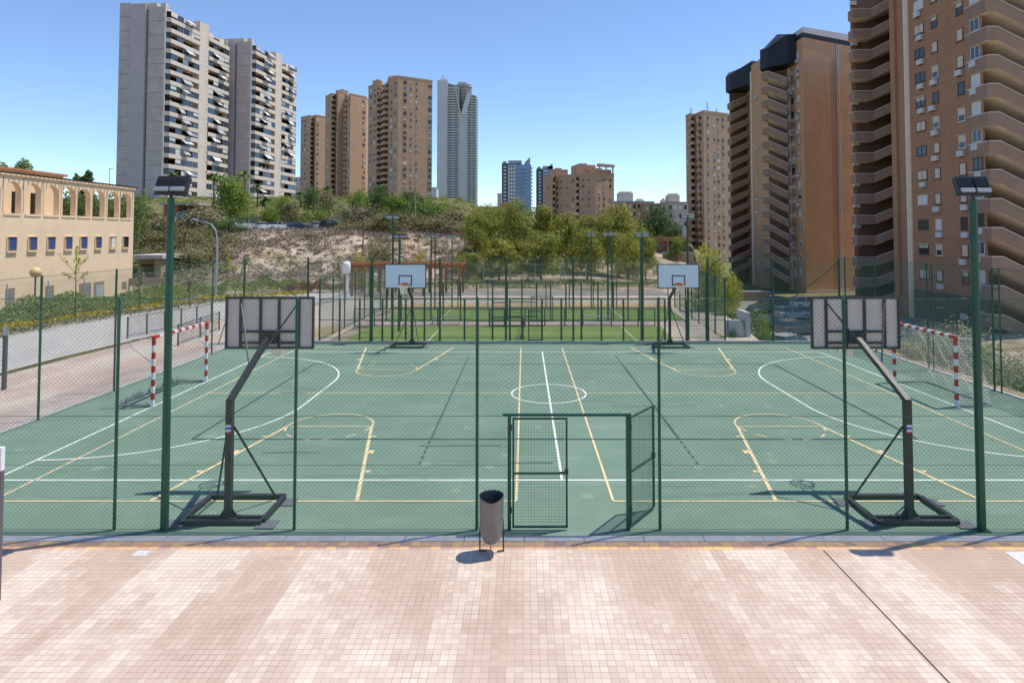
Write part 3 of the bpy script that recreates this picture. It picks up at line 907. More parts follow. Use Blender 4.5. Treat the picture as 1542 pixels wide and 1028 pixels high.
# ------------------------------------------------------------------ handball goals
def goal(label, X, sgn, net):
    """sgn -1: the goal opens to +x (left end)"""
    t = thing('handball_goal', label, 'goal', (X, YM, 0), 0, 'handball goals')
    q = 0.04
    for k, yy in enumerate((-1.54, 1.54)):
        mb = MB()
        for i in range(10):
            z0, z1 = i * 0.2, (i + 1) * 0.2
            mb.box(-q, q, yy - q, yy + q, z0, z1, 0 if i % 2 else 1)
        mb.build('goal_post', [RED, WHITE], t)
    mb = MB(); L = 3.0
    mb.box(-q, q, -1.58, 1.58, 2.0, 2.08, 0)
    n = 15
    for i in range(n):
        a, b_ = -1.5 + 3.0 * i / n, -1.5 + 3.0 * (i + 1) / n
        if i in (0, n - 1): continue
        mb.box(-q - 0.002, q + 0.002, a, b_, 1.998, 2.082, 0 if i % 2 == 0 else 1)
    mb.build('crossbar', [RED, WHITE], t)
    for yy in (-1.54, 1.54):
        mb = MB()
        mb.tube([(sgn * 0.04, yy, 2.0), (sgn * 0.55, yy, 1.98), (sgn * 0.70, yy, 1.93), (sgn * 0.74, yy, 1.85), (sgn * 0.68, yy, 1.75), (sgn * 0.04, yy, 1.28)], 0.014, 6)
        mb.build('top_bracket', GALV, t)
        mb = MB()
        mb.tube([(0, yy, 0.03), (sgn * 1.0, yy, 0.03), (sgn * 1.05, yy * 0.98, 0.03)], 0.022, 6); mb.build('ground_bar', GALV, t)
    mb = MB(); mb.tube([(sgn * 1.05, -1.52, 0.03), (sgn * 1.05, 1.52, 0.03)], 0.022, 6); mb.build('rear_bar', GALV, t)
    mb = MB(); rr = random.Random(3)
    if net:
        NU, NV = 30, 22
        def P(i, j):
            v = j / NV; y = -1.5 + 3.0 * i / NU
            sag = 0.12 * math.sin(PI * i / NU) * math.sin(v * PI) + 0.05 * math.sin(i * 1.1 + j * 0.5)
            x = 0.70 + 0.35 * v ** 1.3 + sag * 0.8
            return (sgn * x, y + 0.03 * math.sin(j * 0.9), 1.93 - 1.88 * v + 0.03 * math.sin(i * 0.7))
        for i in range(NU + 1):
            mb.tube([P(i, j) for j in range(NV + 1)], 0.004, 3, cap=False)
        for j in range(NV + 1):
            mb.tube([P(i, j) for i in range(NU + 1)], 0.004, 3, cap=False)
        for yy in (-1.54, 1.54):
            for j in range(1, NV):
                v = j / NV; mb.tube([(sgn * 0.03, yy, 1.95 - 1.9 * v), (sgn * (0.70 + 0.35 * v), yy, 1.93 - 1.88 * v)], 0.004, 3, cap=False)
            for j in range(1, 7):
                u = j / 7; mb.tube([(sgn * 0.7 * u, yy, 1.95), (sgn * 1.05 * u, yy, 0.05)], 0.004, 3, cap=False)
    else:
        # the net has come off and lies bunched along the rear bar
        for k in range(150):
            y = rr.uniform(-1.5, 1.5); x = sgn * (1.02 + rr.gauss(0, 0.09))
            pts = [(x, y, 0.01)]
            for s in range(3):
                pts.append((pts[-1][0] + rr.gauss(0, 0.05), pts[-1][1] + rr.uniform(0.02, 0.12), max(0.01, rr.gauss(0.07, 0.05))))
            mb.tube(pts, 0.0045, 3, cap=False)
        for k in range(70):
            y = rr.choice((-1.54, 1.54)); x = sgn * rr.uniform(0.1, 1.0)
            mb.tube([(x, y + rr.gauss(0, 0.03), 0.02), (x + rr.gauss(0, 0.08), y + rr.gauss(0, 0.05), abs(rr.gauss(0.06, 0.03))), (x + rr.gauss(0, 0.1), y, 0.02)], 0.0045, 3, cap=False)
    mb.build('net', CORD if net else DCORD, t)
goal('red and white banded goal at the left end, its net fallen to the ground', GXL, -1, False)
goal('red and white banded goal at the right end with its net hanging', GXR, 1, True)

# ------------------------------------------------------------------ litter bin
bx, by, _ = gnd(740, 833)
t = thing('litter_bin', 'brown metal litter bin on three legs with black liner, outside the near fence', 'bin', (bx, by, 0))
mb = MB(); N = 40; r = 0.19
rows = 14
def binp(j, i, rad=0.197):
    a = 2 * PI * i / N
    # front (towards the camera) dips at the rim and hangs lower at the bottom
    front = max(0.0, -math.sin(a)) ** 1.5
    ztop = 0.91 - 0.05 * max(0.0, -math.sin(a)) ** 3
    zbot = 0.22 + 0.10 * abs(math.cos(a)) ** 4
    u = j / rows
    rr = rad * (0.93 + 0.07 * u)
    if u < 0.1: rr *= 0.86 + 0.14 * (u / 0.1) ** 0.5
    return (rr * math.cos(a), rr * math.sin(a), zbot + (ztop - zbot) * u)
for j in range(rows):
    for i in range(N):
        mb.quad(binp(j, i), binp(j, i + 1), binp(j + 1, i + 1), binp(j + 1, i))
        mb.quad(binp(j, i, 0.191), binp(j + 1, i, 0.191), binp(j + 1, i + 1, 0.191), binp(j, i + 1, 0.191))
n0 = len(mb.v)
mb.v += [binp(0, i) for i in range(N)]; mb.f.append(tuple(n0 + i for i in reversed(range(N)))); mb.m.append(0)
mb.build('body', BINM, t, smooth=True)
mb = MB(); mb.tube([binp(rows, i, 0.188) for i in range(N + 1)], 0.008, 6, cap=False); mb.build('rim', DARKM, t)
mb = MB(); rr = random.Random(5)
def bagp(j, i):
    a = 2 * PI * i / N; p_ = binp(rows, i, (0.192, 0.198, 0.17, 0.12, 0.03)[j])
    return (p_[0], p_[1], p_[2] + (-0.05, 0.012, -0.06, -0.22, -0.3)[j] + 0.006 * math.sin(i * 2.3 + j))
for j in range(4):
    for i in range(N): mb.quad(bagp(j, i), bagp(j + 1, i), bagp(j + 1, i + 1), bagp(j, i + 1))
mb.build('liner', BAG, t, smooth=True)
for a in (-PI / 2, R(20), R(160)):
    mb = MB(); x, y = 0.19 * math.cos(a), 0.19 * math.sin(a)
    mb.tube([(x * 1.02, y * 1.02, 0.52), (x * 1.06, y * 1.06, 0.3), (x * 1.06, y * 1.06, 0.0)], 0.012, 6)
    mb.tube([(x * 1.06, y * 1.06, 0.02), (x * 0.5, y * 0.5, 0.02)], 0.010, 6)
    mb.build('leg', BINM if a < 0 else DARKM, t)
mb = MB(); mb.bar((0, -0.200, 0.82), (0, -0.188, 0.36), 0.014, 0.006); mb.build('seam_strip', BINM, t)

# totem sign cut by the left edge of the picture
X, Y, _ = gnd(-1.5, 905)
t = thing('totem_sign', 'dark grey free-standing sign panel with white head at the left edge of the paving', 'sign', (X, Y, 0))
mb = MB(); mb.box(-0.62, 0, -0.03, 0.03, 0, zat(708, Y)); mb.build('panel', mat('sign_grey', (0.13, 0.12, 0.13), 0.6, 0, 0.08, 3), t)
mb = MB(); mb.box(-0.62, 0, -0.03, 0.03, zat(708, Y) + 0.001, zat(673, Y)); mb.build('head_panel', WHITE, t)
# ------------------------------------------------------------------ fences round the court
def fence_run(name, label, pts, h, spacing_pts, r=0.032, pitch=0.07, wire_r=0.0022, wires=(0.03,), m=None, wm=None, first=True, cat='fence', group=None):
    """pts = two ends in plan, spacing_pts = fractions or absolute distances of posts from the first end"""
    a, b_ = Vector(pts[0]), Vector(pts[1])
    rz = math.atan2(b_.y - a.y, b_.x - a.x); L = (b_ - a).length
    t = thing(name, label, cat, (a.x, a.y, 0), rz, group)
    for s in spacing_pts: fence_post(t, s, 0, h, r, m=m)
    mb = MB(); chainlink(mb, (0, -0.04), (L, -0.04), 0.04, h - 0.01, pitch, wire_r); mb.build('mesh', wm or WIRE, t)
    mb = MB()
    for z in (*wires, h - 0.01): mb.tube([(0, -0.05, z), (L, -0.05, z)], 0.006, 5)
    mb.build('tension_wire', wm or WIRE, t)
    return t
ly = [17.2, 20.35, 23.5, 26.65, 29.68]
lf = fence_run('chain_link_fence', 'green chain-link fence along the left side of the court, behind the left goal', ((CX0, CY0), (CX0, 29.75)), 3.95, [y - CY0 for y in [10.95, 14.1] + ly])
for (ya, yb) in ((29.68, 27.2),):
    mb = MB(); mb.tube([(ya - CY0, 0, 3.75), (yb - CY0, 0, 0.3)], 0.022, 6); mb.build('corner_brace', GREEN, lf)
ry = [11.0, 14.1, 17.2, 20.4, 23.7, 27.2, 29.75]
rf = fence_run('chain_link_fence', 'green chain-link fence along the right side of the court, behind the right goal', ((CX1, CY0), (CX1, 29.75)), 4.0, [y - CY0 for y in ry], 0.032, 0.07, 0.0034)
for y in (20.4, 23.7):
    mb = MB()
    for d in (0.30,): mb.tube([(y - CY0 - d, -0.0, 0), (y - CY0 - d, 0, 4.0)], 0.024, 8)
    for z in (4.0, 3.35, 2.7, 2.05, 1.4, 0.75): mb.tube([(y - CY0 - 0.30, 0, z - 0.03), (y - CY0, 0, z - 0.03)], 0.018, 6)
    mb.build('ladder_brace', GREEN, rf)
fx = [xat(p_, 29.65) for p_ in (465, 561, 663, 762, 863, 1065, 1162, 1262)]
ff = fence_run('chain_link_fence', 'green chain-link fence along the far side of the court, before the turf cage', ((CX0, 29.65), (CX1, 29.65)), 4.0, [0] + [x - CX0 for x in fx], 0.048, 0.075, 0.004)
fence_post(ff, xat(560.5, 29.65) - CX0, -0.02, 3.6, 0.085, z0=0.0)
for xa, xb in ((fx[-1], xat(1185, 29.65)), (CX0, CX0 + 2.9)):
    mb = MB(); mb.tube([(xa - CX0, -0.02, 3.8), (xb - CX0, -0.02, 1.9)], 0.024, 6); mb.build('corner_brace', GREEN, ff)

# ------------------------------------------------------------------ cages round the turf pitches
def cage(label, pts, h, n, rails, r=0.04, extra=()):
    a, b_ = Vector(pts[0]), Vector(pts[1])
    rz = math.atan2(b_.y - a.y, b_.x - a.x); L = (b_ - a).length
    t = thing('cage_fence', label, 'fence', (a.x, a.y, 0), rz, 'fences of the turf pitches')
    ss = [L * i / n for i in range(n + 1)] if isinstance(n, int) else n
    for s in ss: fence_post(t, s, 0, h, r, m=GREEN2)
    for z in rails:
        mb = MB(); mb.tube([(0, 0, z), (L, 0, z)], 0.026 if z > h - 0.1 else 0.018, 6); mb.build('rail', GREEN2, t)
    mb = MB(); chainlink(mb, (0, -0.03), (L, -0.03), 0.04, h - 0.02, 0.09, 0.0032)
    mb.build('mesh', WIRE, t)
    return t
GREEN2 = mat('dark_green_frame', (0.014, 0.05, 0.036), 0.5, 0, 0.2, 4, 0.4)
C0 = 29.95
def cx_(p_, Y): return xat(p_, Y) - xat(483, C0)
XA, XB = xat(483, C0), xat(1090, C0)
cage('low dark rail cage fence in front of the near turf pitch', ((XA, C0), (XB, C0)), 2.02, [cx_(p_, C0) for p_ in (483, 513, 543, 577, 612, 640, 663.5, 700, 742, 768, 816, 845, 875, 905, 938, 1000, 1032, 1062)], (0.16, 1.0, 2.0), 0.045)
cage('tall receding cage fence on the left of the near turf pitch', ((XA, C0), (XA + 0.25, 43.6)), 2.95, 7, (0.1, 1.9, 2.93))
cage('tall receding cage fence on the right of the near turf pitch', ((XB, C0), (XB + 0.9, 43.6)), 3.0, 7, (0.1, 1.9, 2.98))
C1 = 34.75
x0 = xat(535, C1); x1 = xat(985, C1)
cage('middle cage fence along the front of the rosy walkway between the pitches', ((x0, C1), (x1, C1)), 0.98, [xat(p_, C1) - x0 for p_ in (535, 565, 592, 622, 660, 700, 738, 760, 796.5, 820, 850, 877, 920, 960, 985)], (0.06, 0.96), 0.034)
C2 = 36.7
x0 = xat(560, C2); x1 = xat(1000, C2)
cage('tall cage fence along the rear of the rosy walkway', ((x0, C2), (x1, C2)), 2.28, [xat(p_, C2) - x0 for p_ in (560, 583, 605, 640, 668, 694, 718, 742, 764, 786, 808, 829, 852, 875, 900, 923, 945, 962)], (0.05, 0.75, 1.35, 2.26), 0.042)
C3 = 43.5
x0 = xat(590, C3); x1 = xat(1010, C3)
cage('cage fence along the rear of the far turf pitch', ((x0, C3), (x1, C3)), 2.0, [xat(p_, C3) - x0 for p_ in (590, 640, 690, 735, 786, 822, 857, 893, 928, 968, 1005)], (0.05, 1.98), 0.034)
# gate frames standing in the cage fences
def frame_gate(px0, px1, Y, h, label, mid=True):
    xa, xb = xat(px0, Y), xat(px1, Y)
    t = thing('cage_gate', label, 'gate', (xa, Y - 0.06, 0), 0, 'gates of the turf cages')
    W = xb - xa
    mb = MB()
    for x in (0, W): mb.box(x - 0.025, x + 0.025, -0.025, 0.025, 0, h)
    mb.box(0.025, W - 0.025, -0.02, 0.02, h - 0.05, h); mb.box(0.025, W - 0.025, -0.02, 0.02, 0.04, 0.09)
    if mid: mb.box(0.025, W - 0.025, -0.02, 0.02, h * 0.5, h * 0.5 + 0.05)
    mb.build('gate_frame', GREEN2, t)
    mb = MB(); gridmesh(mb, (0.02, 0), (W - 0.02, 0), 0.09, h - 0.05, 0.10, 0.10, 0.0035); mb.build('welded_mesh', WIRE, t)
frame_gate(764, 808, 38.5, 1.85, 'tall mesh gate at the middle of the far turf pitch, left of its twin')
frame_gate(800, 832, 36.6, 1.5, 'mesh gate in the rear walkway fence right of centre')
frame_gate(742, 764, 36.6, 2.2, 'narrow mesh gate in the rear walkway fence left of the net post')
frame_gate(737, 785, 34.6, 1.0, 'low mesh gate in the walkway fence left of the net post')
frame_gate(796, 816, 29.9, 1.46, 'narrow short mesh gate in the front rail fence beside net post')
# net of the paddle court seen end-on
t = thing('court_net', 'dark court net strung away from us along the near turf, held by a padded post', 'net', (xat(786.5, 30.4), 30.4, 0))
mb = MB(); mb.tube([(0, 0, 0), (0, 0, 1.1)], 0.035, 8); mb.lathe([(0.12, 0), (0.10, 0.12), (0.04, 0.3)], 10); mb.build('net_post', DARKM, t)
mb = MB(); mb.tube([(0.14, 4.1, 0), (0.14, 4.1, 1.05)], 0.035, 8); mb.build('net_post', DARKM, t)
mb = MB(); mb.lathe([(0.02, 0.55), (0.09, 0.68), (0.10, 0.85), (0.03, 1.06)], 10, c=(0.02, 0.02)); mb.build('post_pad', DARKM, t)
mb = MB(); gridmesh(mb, (0.01, 0.05), (0.14, 4.05), 0.06, 0.9, 0.06, 0.06, 0.004); mb.build('netting', DCORD, t)
for px0, px1, lb in ((651, 693, 'pale metal bench on the rosy walkway left of the turf centre'), (876, 921, 'pale metal bench on the rosy walkway right of the turf centre')):
    xa, xb = xat(px0, 35.5), xat(px1, 35.5)
    t = thing('bench', lb, 'bench', ((xa + xb) / 2, 35.5, 0.02), 0, 'benches between the pitches'); hw = (xb - xa) / 2
    mb = MB(); 
    for k in range(3): mb.box(-hw, hw, -0.18 + k * 0.13, -0.08 + k * 0.13, 0.42, 0.45)
    mb.build('seat', GALV, t)
    for sx in (-1, 1):
        mb = MB(); mb.box(sx * (hw - 0.05) - 0.02, sx * (hw - 0.05) + 0.02, -0.17, 0.17, 0.38, 0.419); mb.box(sx * (hw - 0.05) - 0.02, sx * (hw - 0.05) + 0.02, -0.15, -0.11, 0, 0.38); mb.box(sx * (hw - 0.05) - 0.02, sx * (hw - 0.05) + 0.02, 0.11, 0.15, 0, 0.38)
        mb.build('leg', GALV, t)

# ------------------------------------------------------------------ timber pergola behind the pitches
PYY = 52.0
xa, xb = xat(531, PYY), xat(692, PYY)
t = thing('pergola', 'reddish brown timber pergola with slatted roof behind the left far hoop', 'pergola', (xa, PYY, 0))
L = xb - xa; ph = zat(396, PYY)
mb = MB()
for y in (0, 3.2): mb.box(-0.3, L + 0.3, y - 0.06, y + 0.06, ph - 0.42, ph - 0.16)
mb.build('beam', WOOD, t)
for i in range(7):
    for y in (0, 3.2):
        mb = MB(); x = L * i / 6; mb.box(x - 0.09, x + 0.09, y - 0.09, y + 0.09, 0, ph - 0.42); mb.build('post', WOOD, t)
mb = MB()
k = int(L / 0.35)
for i in range(k + 1):
    x = -0.2 + (L + 0.4) * i / k; mb.box(x - 0.035, x + 0.035, -0.5, 3.7, ph - 0.158, ph)
mb.build('roof_slats', WOOD, t)

# tall white drum-shaped tank left of the pergola
X, Y, Z = at(522, 402, 48.0)
t = thing('water_drum', 'white rounded drum on a pale post left of the timber pergola', 'tank', (X, Y, 0))
mb = MB(); mb.lathe([(0.0, 0.45), (0.22, 0.4), (0.30, 0.22), (0.30, -0.5), (0.0, -0.55)], 16); mb.build('drum', WHITE, t, (0, 0, Z), smooth=True)
mb = MB(); mb.tube([(0, 0, 0), (0, 0, Z - 0.5)], 0.16, 10); mb.build('post', WHITE, t)

# ------------------------------------------------------------------ left side: railings, lamps, hedge, young trees
def low_railing(label, a, b_, h, n):
    a, b_ = Vector(a), Vector(b_); rz = math.atan2(b_.y - a.y, b_.x - a.x); L = (b_ - a).length
    t = thing('low_railing', label, 'railing', (a.x, a.y, 0), rz, 'low railings of the ramp')
    for i in range(n + 1):
        mb = MB(); mb.box(-0.03, 0.03, -0.03, 0.03, 0, h); mb.build('post', GREYPOST2, t, (L * i / n, 0, 0))
    mb = MB(); mb.tube([(0, 0, h - 0.04), (L, 0, h - 0.04)], 0.02, 6); mb.tube([(0, 0, 0.12), (L, 0, 0.12)], 0.02, 6); mb.build('rail', GREYPOST2, t)
    mb = MB(); x = -h
    while x < L:
        x0, x1 = max(x, 0), min(x + h - 0.16, L)
        if x1 > x0: mb.tube([(x0, 0, 0.12 + x0 - x), (x1, 0, 0.12 + x1 - x)], 0.008, 4)
        x += 0.13
    mb.build('infill_bars', GREYPOST2, t)
GREYPOST2 = mat('dark_grey_paint', (0.09, 0.09, 0.095), 0.6, 0, 0.15, 5)
low_railing('dark grey railing with slanting bars along the pink side plaza', gnd(192, 509)[:2], gnd(318, 484)[:2], 1.05, 5)
low_railing('dark grey railing with slanting bars by the ramp behind left goal', gnd(268, 521)[:2], gnd(330, 497)[:2], 1.0, 2)

X, Y, _ = gnd(52, 470)
t = thing('globe_lamp', 'small garden lamp with cream globe in front of the arcaded building', 'lamp', (X, Y, 0))
zc = zat(410, Y)
mb = MB(); mb.tube([(0, 0, 0), (0, 0, zc - 0.28)], 0.05, 8); mb.lathe([(0.09, zc - 0.32), (0.16, zc - 0.26)], 12); mb.build('pole', GREYPOST2, t)
mb = MB(); mb.ball((0, 0, zc), 0.34, 20, 12); mb.build('globe', mat('amber_globe', (0.66, 0.47, 0.22), 0.35, 0, 0.06, 2), t, smooth=True)

X, Y, _ = gnd(6, 586)
t = thing('bollard_post', 'dark square post with pale cap standing on the side plaza at the left edge', 'post', (X, Y, 0))
hh = zat(491, Y)
mb = MB(); mb.box(-0.05, 0.05, -0.05, 0.05, 0, hh - 0.3); mb.build('shaft', GREYPOST2, t)
mb = MB(); mb.box(-0.045, 0.045, -0.045, 0.045, hh - 0.3, hh); mb.build('cap', GALV, t)

# curved street lamp
Y = 50.0; X = xat(326, Y)
t = thing('street_lamp', 'grey curved-neck street lamp left of the dirt slope, behind the left goal', 'street lamp', (X, Y, 0))
P = [at(326, 455, Y), at(327, 400, Y), at(327.5, 362, Y), at(325, 347, Y), at(318, 338, Y), at(308, 334, Y), at(297, 332.5, Y)]
mb = MB(); mb.tube([(0, 0, 0)] + [(p_[0] - X, 0, p_[2]) for p_ in P[1:]], [0.10, 0.085, 0.07, 0.06, 0.055, 0.05, 0.045], 8); mb.build('pole', GALV, t)
hd = at(290, 329.5, Y)
mb = MB(); mb.bar((P[-1][0] - X, 0, P[-1][2]), (hd[0] - X, 0, hd[2]), 0.22, 0.10); mb.build('lamp_head', GREYPOST, t)

# light wire fence on grey posts along the hedge
GP = mat('pale_grey_posts', (0.36, 0.37, 0.36), 0.7, 0, 0.15, 4)
A_, B_ = (-33.2, 30.0), (-29.5, 60.0)
wf = fence_run('wire_fence', 'pale wire fence on grey posts between hedge and arcaded building', (A_, B_), 2.0, [i * 2.9 for i in range(11)], 0.04, 0.10, 0.0022, (0.05, 1.0), GP, GP)
wf2 = fence_run('wire_fence', 'pale wire fence on thin posts at the foot of the dirt slope', ((-27.5, 62.0), (14.0, 63.5)), 2.2, [i * 2.6 for i in range(17)], 0.035, 0.11, 0.0022, (0.05, 1.1), GP, GP)
# ------------------------------------------------------------------ plants
L_PINE = leaf_mat('pine_foliage', ((0.115, 0.145, 0.024), (0.32, 0.335, 0.055), (0.54, 0.51, 0.11)), 0.3, 0.4)
L_OLIVE = leaf_mat('olive_scrub_foliage', ((0.116, 0.112, 0.046), (0.217, 0.202, 0.085), (0.341, 0.310, 0.147)), 0.2)
L_GREY = leaf_mat('grey_scrub_foliage', ((0.150, 0.135, 0.072), (0.26, 0.235, 0.135), (0.41, 0.37, 0.22)), 0.15)
L_GREEN = leaf_mat('deep_green_foliage', ((0.034, 0.076, 0.019), (0.085, 0.156, 0.034), (0.190, 0.275, 0.076)), 0.2)
L_BRIGHT = leaf_mat('bright_green_foliage', ((0.078, 0.139, 0.019), (0.202, 0.287, 0.046), (0.372, 0.434, 0.093)), 0.3)
L_YEL = leaf_mat('yellow_green_foliage', ((0.202, 0.232, 0.023), (0.419, 0.419, 0.046), (0.651, 0.589, 0.078)), 0.3)
L_FLOWER = leaf_mat('yellow_flowers', ((0.220, 0.198, 0.022), (0.528, 0.374, 0.017), (0.682, 0.506, 0.022)), 0.2)
L_SILV = leaf_mat('silvery_hedge_foliage', ((0.22, 0.25, 0.13), (0.38, 0.41, 0.235), (0.56, 0.58, 0.37)), 0.4)
L_HEDGE = leaf_mat('hedge_foliage', ((0.13, 0.175, 0.05), (0.26, 0.32, 0.10), (0.42, 0.43, 0.18)), 0.35)
L_PALM = leaf_mat('palm_foliage', ((0.054, 0.093, 0.019), (0.116, 0.178, 0.039), (0.202, 0.264, 0.078)), 0.2)
L_PINK = leaf_mat('mauve_foliage', ((0.155, 0.109, 0.093), (0.341, 0.232, 0.202), (0.496, 0.341, 0.310)), 0.2)
L_RUST = leaf_mat('rust_groundcover', ((0.139, 0.078, 0.039), (0.264, 0.139, 0.078), (0.372, 0.232, 0.109)), 0.2)

L_DRY = leaf_mat('dry_brush', ((0.17, 0.125, 0.10), (0.29, 0.225, 0.185), (0.44, 0.36, 0.29)), 0.1)
def leaves(mb, rg, c, s, nrm, asp=1.0):
    """one small leaf spray: a bent quad"""
    n = Vector(nrm)
    if n.length < 1e-6: n = Vector((0, 0, 1))
    n.normalize()
    a = n.orthogonal().normalized()
    t = rg.uniform(0, 2 * PI)
    b_ = n.cross(a)
    u = a * math.cos(t) + b_ * math.sin(t); v = n.cross(u)
    c = Vector(c); u = u * s * asp; v = v * s
    mb.quad(c - u * 0.5 - v * 0.15, c - v * 0.5 + n * s * 0.1, c + u * 0.5 + v * 0.1, c + v * 0.5)

def crown_mb(seed, blobs, n, size, clumps=14, spread=0.3, shell=0.55, up=0.5, asp=0.8):
    """foliage of many leaf sprays gathered in clumps on overlapping blobs"""
    rg = random.Random(seed); mb = MB()
    wts = [rx * ry * rz for (_, _, _, rx, ry, rz) in blobs]; tot = sum(wts)
    for (cx, cy, cz, rx, ry, rz), wt in zip(blobs, wts):
        k = max(4, int(clumps * (wt / max(wts)) ** 0.6))
        per = int(n * wt / tot / k) + 1
        for _ in range(k):
            d = Vector((rg.gauss(0, 1), rg.gauss(0, 1), rg.gauss(0, 1) + 0.25)).normalized()
            rr = rg.uniform(shell, 1.0)
            c = Vector((cx + d.x * rx * rr, cy + d.y * ry * rr, cz + d.z * rz * rr))
            sp = spread * rg.uniform(0.65, 1.25)
            for _ in range(per):
                q = Vector((rg.gauss(0, 1), rg.gauss(0, 1), rg.gauss(0, 0.75)))
                p_ = Vector((c.x + q.x * rx * sp, c.y + q.y * ry * sp, c.z + q.z * rz * sp))
                nr = Vector((rg.gauss(0, .75), rg.gauss(0, .75), rg.gauss(0, .75) + up)) + d * 0.5 + Vector((p_.x - cx, p_.y - cy, p_.z - cz)).normalized() * 0.9
                leaves(mb, rg, p_, size * rg.uniform(0.6, 1.35), nr, asp)
    return mb

def trunk_mb(seed, h, r, limbs=5, lean=0.1, h0=0.35, spread=0.35):
    rg = random.Random(seed); mb = MB()
    pts = []; x = y = 0
    for i in range(6):
        pts.append((x, y, h * i / 5)); x += rg.gauss(0, lean * h / 8); y += rg.gauss(0, lean * h / 8)
    mb.tube(pts, [r * (1 - 0.13 * i) for i in range(6)], 8)
    for k in range(limbs):
        t = rg.uniform(h0, 0.95); i = min(4, int(t * 5)); f = t * 5 - i
        p0 = Vector(pts[i]).lerp(Vector(pts[i + 1]), f)
        a = rg.uniform(0, 2 * PI); l = h * spread * rg.uniform(0.6, 1.2)
        p1 = p0 + Vector((math.cos(a) * l * 0.5, math.sin(a) * l * 0.5, l * 0.35)); p2 = p0 + Vector((math.cos(a) * l, math.sin(a) * l, l * 0.8))
        mb.tube([p0, p1, p2], [r * 0.45, r * 0.3, r * 0.12], 6)
    return mb

# unit crowns (about 1 wide, 1 high, foot at 0) shared by the trees of a kind
def blobset(seed, k, flat=0.6, zlo=0.35, zhi=0.85, r=0.24):
    rg = random.Random(seed); out = [(0, 0, (zlo + zhi) / 2, r * 1.2, r * 1.2, r * flat * 1.3)]
    for i in range(k):
        a = 2 * PI * i / k + rg.uniform(-0.4, 0.4); d = rg.uniform(0.12, 0.30)
        z = rg.uniform(zlo, zhi)
        d *= 1.25 - 0.7 * (z - zlo) / max(0.01, zhi - zlo)
        rr = r * rg.uniform(0.6, 1.05)
        out.append((d * math.cos(a), d * math.sin(a), z, rr, rr, rr * flat))
    return out
PINE_C = [crown_mb(100 + i, blobset(10 + i, 15, 0.80, 0.15, 0.86, 0.235), 12000, 0.025, 26, 0.27).mesh('pine_crown', L_PINE) for i in range(4)]
PINE_T = [trunk_mb(110 + i, 0.85, 0.022, 8, 0.10, 0.3, 0.30).mesh('pine_trunk', TRUNK, True) for i in range(2)]
TREE_C = {}
for key, lm, seed in (('green', L_GREEN, 20), ('bright', L_BRIGHT, 24), ('olive', L_OLIVE, 28), ('grey', L_GREY, 32), ('yellow', L_YEL, 36), ('silver', L_SILV, 40), ('mauve', L_PINK, 44), ('flower', L_FLOWER, 48), ('pine', L_PINE, 52)):
    TREE_C[key] = [crown_mb(seed + i, blobset(seed + i + 50, 9, 0.9, 0.24, 0.80, 0.29), 5000, 0.036, 18, 0.30).mesh(key + '_crown', lm) for i in range(2)]
BUSH_C = {}
for key, lm, seed in (('green', L_GREEN, 60), ('bright', L_BRIGHT, 62), ('olive', L_OLIVE, 64), ('grey', L_GREY, 66), ('flower', L_FLOWER, 68), ('silver', L_SILV, 70), ('mauve', L_PINK, 72), ('yellow', L_YEL, 74)):
    BUSH_C[key] = [crown_mb(seed + i, [(0, 0, 0.35, 0.40, 0.40, 0.40)] + [(0.28 * math.cos(a + i), 0.28 * math.sin(a + i), 0.34 + 0.12 * math.sin(a * 3), 0.24, 0.24, 0.28) for a in (0, 1.3, 2.5, 3.9, 5.1)], 6500 if key == 'silver' else 3000, 0.030 if key == 'silver' else 0.038, 24 if key == 'silver' else 18, 0.30).mesh(key + '_bush', lm) for i in range(2)]
BUSH_T = trunk_mb(130, 0.5, 0.03, 6, 0.1, 0.1, 0.5).mesh('bush_stem', TRUNK, True)
TREE_T = trunk_mb(131, 0.7, 0.028, 7, 0.08, 0.4, 0.4).mesh('tree_trunk', TRUNK, True)
cnt = [0]
def tree(name, label, kind, px, Y, ytop, wpx, zbase=None, cat='tree', group=None, bush=False, z_extra=0.0):
    """stands at depth Y under photo column px; its top reaches row ytop and it is wpx wide"""
    X = xat(px, Y); z0 = H(X, Y) if zbase is None else zbase
    h = (zat(ytop, Y) - z0) * (1.07 if name == 'pine_tree' else 1.35 if bush else 1.0); wd = wpx * Y / CF
    cnt[0] += 1; i = cnt[0]
    t = thing(name, label, cat, (X, Y, z0), (i * 2.39996) % (2 * PI), group)
    if bush: cm, tm = BUSH_C[kind][i % 2], BUSH_T
    elif name == 'pine_tree': cm, tm = PINE_C[i % 4], PINE_T[i % 2]
    else: cm, tm = TREE_C[kind][i % 2], TREE_T
    kx = 1.0 if bush else 1.05
    put('foliage' if bush else 'crown', cm, t, (0, 0, -0.08 * h if bush else 0), 0, (wd * kx, wd * kx, h * 1.02))
    put('stem' if bush else 'trunk', tm, t, (0, 0, -0.1), 0, (min(wd, h * 1.1), min(wd, h * 1.1), h))
    return t

